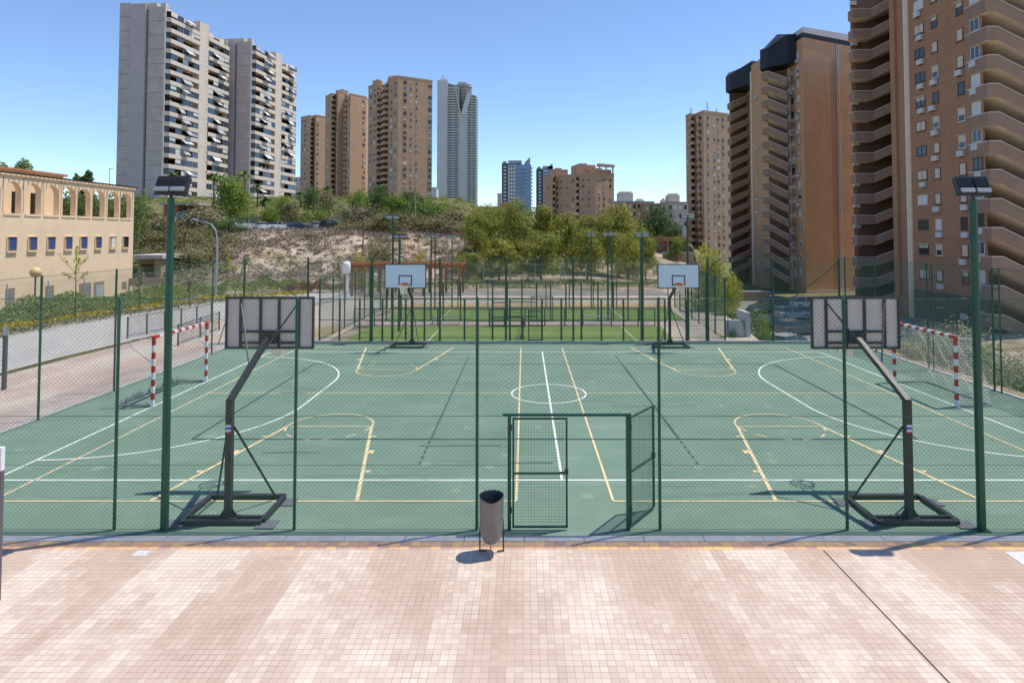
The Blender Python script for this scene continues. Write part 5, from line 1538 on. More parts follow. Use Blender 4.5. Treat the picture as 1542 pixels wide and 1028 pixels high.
# ---- the two pale slab towers on the left (twin design)
def white_tower(label, C, F, L_, zb, zt, seed, gable):
    rg = random.Random(seed)
    dx, dy = F[0] - C[0], F[1] - C[1]
    rz = math.atan2(dy, dx); LEN = math.hypot(dx, dy)
    t = thing('apartment_tower', label, 'tower block', (C[0], C[1], zb), rz, 'pale slab towers')
    h = zt - zb; W = L_
    D = 1.5
    mb = MB()
    mb.box(0.0, LEN, D, W - 0.02, 0, h - 0.6)
    mb.box(-0.05, 1.0, 0.0, D, 0, h + 1.0); mb.box(LEN - 0.4, LEN, 0.15, D, 0, h - 0.5)
    mb.build('wall', CREAMW, t)
    # gable: panels with horizontal joints, a smooth projecting strip, a dark recess
    mb = MB()
    a0, a1, a2, a3 = 0.28 * W, 0.36 * W if not gable else 0.37 * W, 0.72 * W, W
    n = 14
    for i in range(n):
        z0, z1 = h * i / n, h * (i + 1) / n
        mb.box(-0.30, -0.052, 0.10, 0.36 * W, z0 + 0.08, z1)
    mb.build('gable_cladding', CONCP, t)
    mb = MB()
    for i in range(n):
        z0, z1 = h * i / n, h * (i + 1) / n
        mb.box(-0.30, -0.052, 0.74 * W, W, z0 + 0.08 + (h / n) * 0.5 - 0.5, z1 + (h / n) * 0.5 - 0.5)
    mb.build('gable_cladding', CONCP, t)
    mb = MB(); mb.box(-0.75, -0.052, 0.40 * W, 0.735 * W, 0, h + 0.9); mb.build('stair_strip', CONCS, t)
    mb = MB(); mb.box(-0.12, -0.051, 0.05, W - 0.05, 0, h); mb.build('gable_joint', JOINT, t)
    mb = MB(); mb.box(-0.2, 6, 2.5, W, h - 0.6, h + 1.1); mb.box(8, 11, 4, W - 2, h - 0.6, h + 1.6); mb.box(15.5, 20, 3, W - 1, h - 0.6, h + 0.9); mb.build('rooftop_house', CREAMW, t)
    z1a, z1b, z2a, z2b = 1.0, 0.465 * LEN, 0.615 * LEN, LEN - 0.4
    mb = MB(); mb.box(z1b, z2a, -0.9, D, 0, h + 0.5)
    for k in range(int(h / 2.83 * 2)): mb.box(z2a - 0.9, z2a - 0.15, -0.95, -0.9, k * 1.415 + 0.3, k * 1.415 + 0.75)
    mb.build('blank_pier', CREAMW, t)
    S = 2.83; nf = int(h / S)
    for zone, (xa, xb) in enumerate(((z1a, z1b), (z2a, z2b))):
        for k in range(nf):
            z = h - 1.1 - S * (k + 1)
            mb = MB()
            wv = rg.choice((0, 0, 0.25))
            if zone == 0:
                poly = [(xa - 0.95, 0.1), (xa - 0.2, -1.1), (xb, -1.1 - wv), (xb, 1.4), (xa, 1.4)]
                mb.prism(poly, z, z + 0.22)
                mb.band([(xa - 0.95, 0.1), (xa - 0.2, -1.1), (xb - 0.01, -1.1 - wv)], 0.12, z + 0.222, z + 1.12)
            else:
                mb.prism([(xa, -0.9 - wv), (xb, -0.9), (xb, 1.4), (xa, 1.4)], z, z + 0.22)
                mb.band([(xa + 0.01, -0.9 - wv), (xb - 0.01, -0.9), (xb - 0.01, 1.0)], 0.12, z + 0.222, z + 1.12)
            mb.build('balcony', CREAMW, t)
            # glazing or open loggia behind / on the parapet
            n = 5 if zone == 0 else 4
            GL = [GLASS, FRAMEG, GLASSB, BLINDW, DARKIN]
            mb = MB(); mb.box(xa + 0.02, xb - 0.02, 1.3, 1.38, z + 0.23, z + S - 0.02, 4)
            mb.build('loggia_recess', GL, t)
            for i in range(n):
                u0, u1 = xa + (xb - xa) * i / n + 0.05, xa + (xb - xa) * (i + 1) / n - 0.05
                yy = -1.0 if zone == 0 else -0.82
                mb = MB()
                if rg.random() < 0.52:
                    mm = 0 if rg.random() < 0.7 else 2
                    mb.box(u0, u1, yy, yy + 0.05, z + 1.13, z + S - 0.02, mm)
                    for q in (u0, (u0 + u1) / 2, u1): mb.box(q - 0.035, q + 0.035, yy - 0.03, yy - 0.002, z + 1.13, z + S - 0.02, 1)
                    if rg.random() < 0.35: mb.box(u0 + 0.1, u1 - 0.1, yy - 0.02, yy - 0.004, z + 1.13 + 0.8 * rg.random(), z + S - 0.1, 3)
                    mb.build('glazed_bay', GL, t)
                elif rg.random() < 0.5:
                    mb.box(u0 + 0.3, u0 + 1.1, 1.22, 1.29, z + 0.25, z + 2.3, 3)
                    mb.build('balcony_door', GL, t)
            if zone == 0:
                mb = MB(); mb.quad((xa - 0.85, 0.2, z + 1.13), (xa - 0.22, -1.02, z + 1.13), (xa - 0.22, -1.02, z + S), (xa - 0.85, 0.2, z + S), 0 if rg.random() < 0.6 else 4)
                mb.build('corner_glazing', GL, t)
            if rg.random() < 0.6:
                u0 = xa + rg.uniform(0.2, 0.6) * (xb - xa) * 0.9; u1 = min(xb - 0.1, u0 + rg.uniform(2.0, 4.0)); dz = rg.uniform(0.8, 1.2); o_ = rg.uniform(0.8, 1.4)
                mb = MB(); y0 = -1.15 if zone == 0 else -0.92
                mb.quad((u0, y0, z + S - 0.15), (u1, y0, z + S - 0.15), (u1, y0 - o_, z + S - 0.15 - dz), (u0, y0 - o_, z + S - 0.15 - dz))
                mb.quad((u0, y0 - o_, z + S - 0.15 - dz), (u1, y0 - o_, z + S - 0.15 - dz), (u1, y0 - o_ + 0.01, z + S - 0.4 - dz), (u0, y0 - o_ + 0.01, z + S - 0.4 - dz))
                mb.build('awning', AWNW if rg.random() < 0.6 else AWNG, t)
    return t
FRAMEG = mat('grey_window_frame', (0.30, 0.31, 0.32), 0.6)
white_tower('nearest tall pale tower with grey concrete gable at the far left', (-96.6, 165.0), (-93.1, 192.6), 13.4, 12.0, 66.6, 1, True)
white_tower('pale slab tower behind the nearest one, partly hidden by it', (-86.4, 194.5), (-83.0, 222.5), 13.4, 12.0, 66.4, 2, False)

# ---- distant brown towers, centre left
def brick_tower(label, poly, zb, zt, wallm, faces, seed, roofs=(), balcs=(), storey=2.9, limit=96, name='brick_tower', group=None, cap=True):
    """poly counter-clockwise; faces = [(edge index, [(frac, w, h, sill)...])]; balcs = [(edge, frac0, frac1, depth)]"""
    rg = random.Random(seed); o = (poly[0][0], poly[0][1], zb)
    t = thing(name, label, 'tower block', o, 0, group)
    P_ = rel(poly, o)
    mb = MB(); mb.prism(P_, 0, zt - zb, 0)
    mb.build('wall', wallm, t)
    if cap:
        mb = MB()
        Q = P_ + [P_[0]]
        for i in range(len(P_)):
            a, b_ = Vector(Q[i]), Vector(Q[i + 1])
            if (b_ - a).length > 0.8:
                d = (b_ - a).normalized(); n_ = Vector((d.y, -d.x))
                q = [a + d * 0.02 + n_ * 0.10, b_ - d * 0.02 + n_ * 0.10, b_ - d * 0.02 - n_ * 0.25, a + d * 0.02 - n_ * 0.25]
                mb.prism([tuple(v) for v in q], zt - zb + 0.003 + 0.002 * i, zt - zb + 0.7)
        mb.build('parapet', wallm, t)
    for (x, y, rx, ry, hh, rot) in roofs:
        mb = MB(); mb.box(-rx, rx, -ry, ry, 0, hh); mb.box(-rx * 0.5, rx * 0.3, -ry * 0.4, ry * 0.4, hh, hh + 0.9)
        mb.build('rooftop_house', wallm, t, (x - o[0], y - o[1], zt - zb + 0.01), rot)
    nf = int((zt - zb - 1.0) / storey)
    pl = []
    for ei, cols in faces:
        a, b_ = poly[ei], poly[(ei + 1) % len(poly)]
        L = (Vector(b_) - Vector(a)).length
        wincols(t, o, a, b_, [(f * L, w, h, s) for f, w, h, s in cols], (0, nf), zt - 0.8 - nf * storey, storey, rg, pl)
    many(t, 'window', pl, limit)
    bl = []
    for ei, f0, f1, dep in balcs:
        a, b_ = poly[ei], poly[(ei + 1) % len(poly)]; L = (Vector(b_) - Vector(a)).length
        p_, rz = edge_pt(a, b_, f0 * L, 0.0); w_ = (f1 - f0) * L
        key = MB(); key.box(0, w_, -dep, -0.0, 0, 0.2, 1); key.box(0, w_, -dep, -dep + 0.12, 0.202, 1.2, 0); key.box(0, 0.12, -dep + 0.122, 0, 0.202, 1.2, 0); key.box(w_ - 0.12, w_, -dep + 0.122, 0, 0.202, 1.2, 0)
        key.quad((0.15, -0.012, 0.25), (w_ - 0.15, -0.012, 0.25), (w_ - 0.15, -0.012, storey - 0.05), (0.15, -0.012, storey - 0.05), 2)
        me = key.mesh('balcony', [wallm, CREAM, DARKIN])
        for k in range(nf):
            z = zt - 0.8 - (nf - k) * storey
            bl.append((me, (p_.x - o[0], p_.y - o[1], z - zb), rz, Vector((p_.x, p_.y, z)).length))
    many(t, 'balcony', bl, limit)
    return t
def Pp(px, Y): return (xat(px, Y), Y)
zD = zat(116, 285)
brick_tower('brown brick tower with zigzag balconies, nearest of the centre-left brown group', [Pp(553, 306), Pp(566, 300), Pp(577, 303), Pp(584, 293), Pp(598, 285), Pp(650, 294), Pp(648.5, 306), Pp(562, 313)], 12, zD, BRICK_P,
    [(4, [(0.20, 1.6, 1.4, 0.9), (0.37, 0.7, 1.0, 1.1), (0.53, 0.7, 1.0, 1.1), (0.93, 1.7, 1.5, 0.9)]), (3, [(0.3, 1.8, 1.5, 0.9), (0.75, 1.8, 1.5, 0.9)]), (0, [(0.3, 1.6, 1.4, 0.9), (0.75, 1.4, 1.4, 0.9)]), (1, [(0.4, 1.5, 1.4, 0.9), (0.7, 1.3, 1.3, 0.9)])], 11,
    [(xat(591, 292), 296, 3.4, 3.0, 2.2, 0.3), (xat(567, 303), 304, 2.2, 2.2, 2.5, 0.0), (xat(625, 296), 302, 6, 3, 1.2, 0.35)], [(2, 0.15, 0.9, 2.2), (1, 0.05, 0.32, 1.4)], limit=98)
zC = zat(145, 325)
brick_tower('brown brick tower of the stepped group with a blank sunlit end wall', [Pp(519, 331), Pp(526, 321), Pp(550, 329), Pp(556, 345), Pp(516, 345)], 12, zC, BRICK_P,
    [(1, [(0.80, 0.8, 1.1, 1.0), (0.90, 0.8, 1.1, 1.0)]), (0, [(0.3, 1.3, 1.3, 0.9), (0.75, 1.3, 1.3, 0.9)])], 12, [(xat(532, 330), 333, 3, 2.5, 1.6, 0.2)], [(0, 0.05, 0.25, 1.2)])
zC2 = zat(140, 335)
brick_tower('brown brick tower rising behind the blank-ended one, upper corner stepping up', [Pp(488, 347), Pp(497, 338), Pp(504, 341), Pp(507, 333), Pp(521, 337), Pp(528, 360), Pp(488, 360)], 12, zC2, BRICK_P,
    [(0, [(0.5, 1.4, 1.4, 0.9)]), (2, [(0.5, 1.3, 1.3, 0.9)]), (1, [(0.5, 1.2, 1.2, 0.9)])], 13, [(xat(511, 340), 343, 3.2, 3, 2.6, 0.2), (xat(494, 345), 348, 2.5, 2.5, 1.0, 0.2)], [(1, 0.1, 0.9, 1.0), (3, 0.72, 0.95, 0.8)])
zC3 = zat(176, 368)
brick_tower('leftmost and lowest brown brick tower beside the second white tower', [Pp(451, 372), Pp(466, 366), Pp(470, 370), Pp(474, 365), Pp(492, 371), Pp(496, 395), Pp(452, 395)], 12, zC3, BRICK_D,
    [(0, [(0.45, 1.4, 1.3, 0.9), (0.75, 0.9, 1.1, 1.0), (0.2, 0.9, 1.1, 1.0)]), (3, [(0.15, 1.2, 1.2, 0.9), (0.9, 1.2, 1.2, 0.9)])], 14, [(xat(470, 375), 378, 2.5, 2.5, 1.8, 0.2), (xat(484, 374), 378, 4, 2.5, 0.8, 0.2)], [(1, 0.1, 0.9, 0.8)])
# mid-distance brown block, centre right
zH = zat(262, 276)
th = brick_tower('broad brown brick block above the pine grove with open roof terrace', [Pp(820, 292), Pp(832, 289), Pp(835, 292), Pp(849, 287), Pp(897, 275), Pp(925, 281), Pp(923, 300), Pp(822, 305)], -2, zH, BRICK_D,
    [(0, [(0.5, 1.0, 1.0, 1.0)]), (2, [(0.35, 1.0, 1.0, 1.0), (0.75, 1.0, 1.0, 1.0)]), (3, [(0.12, 1.0, 1.0, 1.0), (0.30, 1.3, 1.1, 0.9), (0.62, 1.1, 1.1, 0.9), (0.80, 1.1, 1.1, 0.9)]), (4, [(0.2, 1.0, 1.2, 0.9), (0.45, 0.8, 1.2, 0.9), (0.8, 1.2, 1.2, 0.9)])], 15,
    [(xat(842, 291), 294, 3.6, 3, 3.6, 0.25), (xat(880, 283), 288, 4.6, 4, 5.0, 0.25), (xat(903, 280), 286, 5, 4, 2.6, 0.25)], [(1, 0.1, 0.9, 1.0), (3, 0.40, 0.50, 1.0)])
t = th
o = th.location
mb = MB(); q = [Pp(901, 274.6), Pp(926, 280.4), Pp(926, 284), Pp(899, 279)]
mb.prism(rel(q, o), zH + 3.6 - o[2], zH + 4.6 - o[2])
for fr_ in (0.1, 0.5, 0.9):
    p_ = Vector(q[0]).lerp(Vector(q[1]), fr_); mb.box(p_.x - o[0] - 0.3, p_.x - o[0] + 0.3, p_.y - o[1] + 0.6, p_.y - o[1] + 1.2, zH - o[2], zH + 3.599 - o[2])
mb.build('terrace_canopy', BRICK_D, th)
# brown tower right of the tall mast
zJ = zat(170, 254)
tj = brick_tower('sand-brown tower with rooftop antennas left of the dark-capped tower', [Pp(1034, 263), Pp(1041, 258), Pp(1047, 260), Pp(1061, 252), Pp(1120, 263), Pp(1125, 285), Pp(1038, 285)], -7, zJ, BRICK_D,
    [(0, [(0.4, 1.2, 1.2, 0.9), (0.8, 1.0, 1.2, 0.9)]), (2, [(0.3, 1.2, 1.2, 0.9), (0.75, 0.8, 1.0, 1.0)]), (3, [(0.10, 1.0, 1.1, 0.9), (0.26, 0.8, 1.0, 1.0), (0.36, 1.3, 1.2, 0.9), (0.48, 1.0, 1.1, 0.9), (0.72, 1.2, 1.2, 0.9)])], 16,
    [(xat(1072, 262), 266, 3.5, 3, 1.0, 0.1), (xat(1048, 264), 268, 2, 2, 0.6, 0.1)], [(1, 0.1, 0.9, 1.0), (2, 0.5, 0.68, 1.0)])
mb = MB(); oj = tj.location
for px, y0, hh in ((1045, 262, 4.5), (1070, 262, 7.0), (1084, 262, 4.0)):
    X = xat(px, y0) - oj[0]; z0 = zJ - oj[2]
    mb.tube([(X, y0 - oj[1] + 3, z0), (X, y0 - oj[1] + 3, z0 + hh)], 0.10, 5)
    for k in range(3): mb.box(X - 0.5, X + 0.5, y0 - oj[1] + 2.9, y0 - oj[1] + 3.1, z0 + hh * (0.5 + 0.17 * k), z0 + hh * (0.5 + 0.17 * k) + 0.12)
mb.build('antenna', GREYPOST2, tj)

# ---- twin-legged skyscraper
Y = 740.0
def XA_(px): return xat(px, Y)
t = thing('skyscraper', 'very tall silver twin-legged skyscraper with a V-shaped gap near its top', 'skyscraper', (XA_(657), Y, 5))
ox = XA_(657); zt1, zt2 = zat(123, Y) - 5, zat(129, Y) - 5
def lx(px): return XA_(px) - ox
mb = MB(); mb.box(lx(657.5), lx(672.5), 0, 26, 0, zt1); mb.box(lx(657.5), lx(673), 1, 26, zt1, zt1 + 2)
mb.box(lx(690.5), lx(702.5), 2.5, 26, 0, zat(170, Y) - 5); 
mb.build('cladding', SILVERC, t)
STRIPE_N = int(zt1 / 3.1)
for (pa, pb, y0, zz0, zz1) in ((672.5, 690.3, 4.0, zt1, zt2 + 1), (702.7, 716.3, 6.0, zat(138, Y) - 5, zat(142, Y) - 5)):
    mb = MB(); n = STRIPE_N
    mb.prism([(lx(pa), y0), (lx(pb), y0), (lx(pb), 30), (lx(pa), 30)], 0, [zz0 - 1, zz1 - 1, zz1 - 1, zz0 - 1], 0)
    for k in range(n):
        z = k * 3.1
        if z > min(zz0, zz1) - 3: break
        mb.box(lx(pa), lx(pb), y0 - 1.6, y0 - 0.02, z, z + 0.35, 1)
        mb.box(lx(pa), lx(pb), y0 - 1.6, y0 - 1.5, z + 0.36, z + 1.25, 1)
    for px in (pa + 0.3, (pa + pb) / 2, pb - 0.3):
        mb.box(lx(px) - 0.35, lx(px) + 0.35, y0 - 2.0, y0 - 1.61, 0, min(zz0, zz1) - 1, 2)
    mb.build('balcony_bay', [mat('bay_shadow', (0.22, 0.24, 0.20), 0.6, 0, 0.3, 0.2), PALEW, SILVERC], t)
for pa, pb in ((690.0, 691.0), (702.0, 703.0)):
    mb = MB(); mb.box(lx(pa), lx(pb), 0.5, 3, 0, zat(172, Y) - 5); mb.build('edge_fin', PALEW, t)
# inverted cone between the legs
mat('cone_grey', (0.38, 0.36, 0.335), 0.7, 0, 0.2, 0.2)
mb = MB(); zc0, zc1 = zat(176, Y) - 5, zat(124, Y) - 5; cxx, cyy = lx(696), 15.0
prof = []
nk = 11
for k in range(nk):
    z0 = zc0 + (zc1 - zc0) * k / nk; z1 = zc0 + (zc1 - zc0) * (k + 1) / nk
    r0 = 1.0 + (lx(708) - lx(684)) / 2 * (0.12 + 0.88 * (k + 0.5) / nk)
    prof += [(r0, z0), (r0, z0 + (z1 - z0) * 0.42), (r0 * 0.86, z0 + (z1 - z0) * 0.43), (r0 * 0.9, z1 - 0.02)]
mb.lathe(prof + [(0.1, zc1)], 24, 0, (cxx, cyy)); mb.build('cone', bpy.data.materials['cone_grey'], t)
mb = MB()
mb.bar((lx(684), 1.2, zat(131, Y) - 5), (lx(692), 1.2, zat(170, Y) - 5), 1.2, 1.0); mb.bar((lx(706.5), 1.6, zat(138, Y) - 5), (lx(697), 1.6, zat(172, Y) - 5), 1.6, 5.5)
mb.build('v_brace', PALEW, t)
mb = MB(); mb.box(lx(662), lx(671), 6, 18, zt1 + 2, zt1 + 5); mb.box(lx(664), lx(666), 6, 10, zt1 + 5, zt1 + 9); mb.box(lx(688), lx(700), 8, 18, zc1, zc1 + 2.5); mb.build('rooftop_house', SILVERC, t)

# ---- blue glass tower and the dark tower beside it
def glass_tower(label, pxs, Y, ytop, seed, name='glass_tower'):
    x0, x1, x2, x3 = [xat(p_, Y) for p_ in pxs]
    t = thing(name, label, 'tower block', (x0, Y, 0)); zt = zat(ytop, Y); rg = random.Random(seed)
    mb = MB(); mb.box(0, x1 - x0, 0, 22, 0, zt); mb.build('side_wall', NAVYG, t)
    mb = MB(); mb.box(x1 - x0 + 0.01, x2 - x0, -1.0, 22, 0, zt - 2); mb.build('wall', PALEW, t)
    mb = MB(); mb.box(x2 - x0 + 0.01, x3 - x0, 0.5, 22, 0, zt - 1); mb.build('glazed_wall', GLASSB2, t)
    n = int(zt / 3.2); pl = []
    bm = MB(); W = x3 - x2
    pts = [(0, 0.4), (0, -0.8), (W * 0.6, -1.8), (W * 1.05, -0.6), (W * 1.12, 3), (W * 0.98, 3), (W * 0.98, 0.4)]
    bm.prism(pts, 0, 0.3, 0); bm.band(pts[1:5], 0.1, 0.302, 1.25, 1)
    me = bm.mesh('balcony', [PALEW, GLASSB2])
    for k in range(n): pl.append((me, (x2 - x0, 0, k * 3.2), 0, n - k))
    many(t, 'balcony', pl)
    wl = []
    for k in range(n):
        for f in (0.3, 0.7): wl.append((win(1.6, 1.5, 'dark'), (x1 - x0 + (x2 - x1) * f, -1.01, k * 3.2 + 0.9), 0, n - k))
        wl.append((win(2.4, 1.5, 'white'), ((x1 - x0) * 0.5, -0.01, k * 3.2 + 0.9), 0, n - k))
    many(t, 'window', wl, 90)
    mb = MB(); mb.box((x1 - x0), (x2 - x0) + 6, 4, 16, zt, zt + 3); mb.prism([(x3 - x0 - 6, 4), (x3 - x0 - 1, 4), (x3 - x0 - 1, 10), (x3 - x0 - 6, 10)], zt - 1, [zt + 1, zt + 6, zt + 6, zt + 1]); mb.box(1, 4, 2, 10, zt, zt + 2); mb.build('rooftop_house', ROOFG, t)
NAVYG = mat('blue_grey_cladding', (0.085, 0.10, 0.13), 0.6, 0, 0.15, 0.3)
GLASSB2 = mat('blue_glass', (0.12, 0.22, 0.36), 0.15, 0.2, 0.25, 0.3, 0.7)
glass_tower('distant tower with pale blue glass balconies behind the pine grove', (755.5, 765, 775.5, 800), 550, 246, 3)
glass_tower('distant dark slab tower half hidden by the mid-distance brown block', (808, 818, 824, 834), 600, 254, 4)
# pale spire and white far block, small tiled roof
def small_block(label, px0, px1, Y, ytop, wallm, name='apartment_block', roofm=None, cols=4, dep=12, seed=1, zb=-3, storey=3.0, extra=(), win_kinds=('dark', 'white', 'blind'), cat='building', group=None):
    x0, x1 = xat(px0, Y), xat(px1, Y); zt = zat(ytop, Y); rg = random.Random(seed)
    t = thing(name, label, cat, (x0, Y, zb), 0, group)
    mb = MB(); mb.box(0, x1 - x0, 0, dep, 0, zt - zb); mb.build('wall', wallm, t)
    mb = MB(); mb.box(-0.3, x1 - x0 + 0.3, -0.3, dep + 0.3, zt - zb + 0.01, zt - zb + 0.5); mb.build('roof', roofm or ROOFG, t)
    for (pa, pb, yt, mm) in extra:
        mb = MB(); mb.box(xat(pa, Y) - x0, xat(pb, Y) - x0, 2, dep * 0.6, zt - zb + 0.51, zat(yt, Y) - zb); mb.box(xat(pa, Y) - x0 + 0.5, xat(pb, Y) - x0 - 0.5, 2.5, dep * 0.5, zat(yt, Y) - zb, zat(yt, Y) - zb + 0.6); mb.build('rooftop_house', mm, t)
    n = int((zt - zb) / storey); wl = []
    for k in range(n):
        for c in range(cols):
            wl.append((win(min(1.8, (x1 - x0) / cols * 0.5), 1.4, rg.choice(win_kinds)), ((x1 - x0) * (c + 0.5) / cols, -0.01, zt - zb - (k + 1) * storey + 0.8), 0, k))
    many(t, 'window', wl, 60)
    return t
small_block('far white apartment block between the white and the brown towers', 439, 452, 420, 268, PALEW, seed=2, cols=5)
small_block('far blue-grey block squeezed between brown tower and skyscraper', 648, 657, 520, 283, PALEW, seed=3, cols=3)
small_block('low brown house with clay roof left of the blue glass tower', 722, 780, 230, 313, BRICK_D, roofm=TILE, seed=4, cols=6, extra=((752, 770, 308, TILE),))
small_block('thin white far building left of the blue glass tower', 749, 755, 640, 292, PALEW, seed=5, cols=2)
small_block('low flat brown block with cream stair heads right of the roof-terrace block', 926, 985, 245, 305, BRICK_D, seed=6, cols=9, extra=((933, 955, 290, CREAMW), (960, 972, 301, PALEW)))
small_block('low flat grey-brown block left of the antenna tower', 972, 1006, 238, 308, BRICK_D, seed=7, cols=6, extra=((1000, 1005, 300, CREAMW),))
small_block('taller flat grey-brown block left of the antenna tower, cream stair heads', 1006, 1036, 225, 306, CONCP, seed=8, cols=4, extra=((1009, 1026, 293, CREAMW),))
# low house with dark carport on the bank
t = thing('low_house', 'low brown house with a dark open porch on the bank left of the yellow-green tree', 'house', (xat(1002, 104), 104, H(xat(1002, 104), 104) - 1))
oz = t.location[2]; W = xat(1038, 104) - xat(1002, 104)
mb = MB(); mb.box(0, W, 1.5, 8, 0, zat(360, 104) - oz); mb.build('wall', PARAPET, t)
mb = MB(); mb.box(-0.4, W + 0.4, -0.5, 8.3, zat(363, 104) - oz, zat(357, 104) - oz); mb.build('roof', BRICK, t)
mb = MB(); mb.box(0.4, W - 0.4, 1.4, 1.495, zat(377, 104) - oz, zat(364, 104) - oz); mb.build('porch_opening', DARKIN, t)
for i in range(4):
    mb = MB(); x = 0.3 + (W - 0.6) * i / 3; mb.box(x - 0.15, x + 0.15, -0.3, 0.0, 0, zat(363, 104) - oz); mb.build('porch_post', PARAPET, t)
t = thing('retaining_wall', 'orange-brown retaining wall below the low house with porch', 'wall', (xat(998, 96), 96, -3))
mb = MB(); mb.box(0, xat(1045, 96) - xat(998, 96), 0, 0.5, 0, zat(383, 96) + 3); mb.build('wall', mat('ochre_wall', (0.46, 0.27, 0.15), 0.9, 0, 0.15, 0.6, dirt=0.2), t)
mb = MB(); mb.box(-0.1, xat(1045, 96) - xat(998, 96) + 0.1, -0.1, 0.6, zat(383, 96) + 3.003, zat(383, 96) + 3.3); mb.build('coping', CONC, t)
t = thing('retaining_wall', 'long low ochre wall at the foot of the dark-capped tower', 'wall', (xat(1098, 92), 92, -7))
mb = MB(); mb.box(0, xat(1158, 92) - xat(1098, 92), 0, 0.5, 0, zat(441, 92) + 7); mb.build('wall', bpy.data.materials['ochre_wall'], t)
mb = MB(); mb.box(-0.1, xat(1158, 92) - xat(1098, 92) + 0.1, -0.15, 0.65, zat(441, 92) + 7.003, zat(441, 92) + 7.25); mb.build('coping', CONC, t)

def stair_balcony(mb, pts, inn, zb, zt_, z, o, th=0.15):
    """parapet and slab that run level and then slope with the stair flight; pts (x, y, dz), inn = inner edge in plan"""
    P = [Vector((x - o[0], y - o[1], z + dz)) for x, y, dz in pts]
    Q = [Vector((x - o[0], y - o[1], z + p_[2])) for (x, y), p_ in zip(inn, pts)]
    up = Vector((0, 0, 1))
    T = [p + (q - p).normalized() * th for p, q in zip(P, [Vector((q.x, q.y, p.z)) for p, q in zip(P, Q)])]
    for i in range(len(P) - 1):
        a, b_, c, d, e, f = P[i], P[i + 1], Q[i], Q[i + 1], T[i], T[i + 1]
        mb.quad(a + up * zb, b_ + up * zb, b_ + up * zt_, a + up * zt_, 0)
        mb.quad(f + up * (zb + 0.3), e + up * (zb + 0.3), e + up * zt_, f + up * zt_, 0)
        mb.quad(a + up * zt_, b_ + up * zt_, f + up * zt_, e + up * zt_, 2)
        n_ = (b_ - a).cross(up).normalized() * 0.05
        mb.quad(a + n_ + up * (zt_ - 0.07), b_ + n_ + up * (zt_ - 0.07), b_ + n_ + up * (zt_ + 0.03), a + n_ + up * (zt_ + 0.03), 2)
        mb.quad(a + n_ + up * (zt_ + 0.03), b_ + n_ + up * (zt_ + 0.03), f + up * (zt_ + 0.03), e + up * (zt_ + 0.03), 2)
        mb.quad(c + up * zb, d + up * zb, b_ + up * zb, a + up * zb, 1)
        mb.quad(a + up * (zb + 0.3), b_ + up * (zb + 0.3), d + up * (zb + 0.3), c + up * (zb + 0.3), 0)
    for a, c in ((P[0], Q[0]), (P[-1], Q[-1])):
        mb.quad(a + up * zb, c + up * zb, c + up * (zb + 0.3), a + up * (zb + 0.3), 0)
    mb.quad(P[0] + up * zb, T[0] + up * zb, T[0] + up * zt_, P[0] + up * zt_, 0)
    mb.quad(P[-1] + up * zb, T[-1] + up * zb, T[-1] + up * zt_, P[-1] + up * zt_, 0)
# ---- dark-capped brown tower on the right
o = (55.4, 122.0, -7.0)
t = thing('brick_tower', 'brown tower with black roof caps, left of the biggest tower', 'tower block', o, 0, 'big brown towers on the right')
zt = zat(56, 122)
poly = [(55.4, 122), (75.4, 131.4), (76, 170), (60, 170), (51.2, 153.6), (55.3, 153.3), (54.4, 144.6), (52.9, 143.2), (52.75, 136.5), (52.4, 132.2), (55.3, 129.7), (55.4, 128.8)]
mb = MB(); mb.prism(rel(poly, o), 0, zt - o[2]); mb.build('wall', BRICK_O, t)
pl = []; acs = []; rg = random.Random(21)
nf = 16; S = 2.9; zf = zt - 1.6 - nf * S
wincols(t, o, (55.4, 128.8), (55.4, 122), [(1.8, 1.3, 1.3, 0.8), (4.6, 0.9, 1.3, 0.8)], (0, nf), zf, S, rg, pl, acs, 0.55, 0.0, ['blind', 'white', 'half', 'dark', 'blind', 'white'])
wincols(t, o, (52.9, 143.2), (52.9, 136.5), [(3.4, 1.2, 1.3, 0.8)], (0, nf - 1), zf - 1, S, rg, pl, acs, 0.2, 0.0, ['blind', 'white', 'half', 'dark'])
many(t, 'window', pl); many(t, 'air_conditioner', acs)
for nm, line, inn in (('a', [(50.1, 129.9, 0), (50.7, 128.0, 0), (53.5, 125.1, -2.2)], [(52.35, 132.4), (52.42, 132.1), (55.3, 129.5)]),
                      ('b', [(50.2, 152.2, 0), (50.45, 150.0, 0), (55.0, 150.4, 2.0)], [(51.2, 153.5), (51.6, 153.4), (55.2, 153.1)])):
    for k in range(0, nf + 1):
        z = zf + k * S + (1.2 if nm == 'a' else -0.6) - o[2]
        if z < 2.5 or z + o[2] > (zat(104, 128) - 0.6 if nm == 'a' else zat(137, 150) - 2.4): continue
        mb = MB(); stair_balcony(mb, line, inn, -0.36, 1.0, z, o)
        mb.build('balcony', [PARAPET, CREAM, CREAM], t)
LOG = mat('loggia_shade_brown', (0.21, 0.135, 0.095), 0.9, 0, 0.2, 0.5)  # for thin skins over the tower walls: recess shade put into the colour
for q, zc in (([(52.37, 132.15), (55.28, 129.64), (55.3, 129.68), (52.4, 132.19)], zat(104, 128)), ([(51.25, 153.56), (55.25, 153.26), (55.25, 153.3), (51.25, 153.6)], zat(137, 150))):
    mb = MB(); mb.prism(rel(q, o), 0, zc - o[2]); mb.build('loggia_shade_skin', LOG, t)
mb = MB()
q = [(49.95, 130.0), (50.5, 127.8), (53.5, 124.75), (55.3, 124.75), (55.3, 134), (52.5, 134)]
mb.prism(rel(q, o), zat(102, 128) - o[2], [zat(76, 130) - o[2], zat(73, 128) - o[2], zat(53, 125) - o[2], zat(52, 125) - o[2], zat(52, 134) - o[2], zat(72, 134) - o[2]])
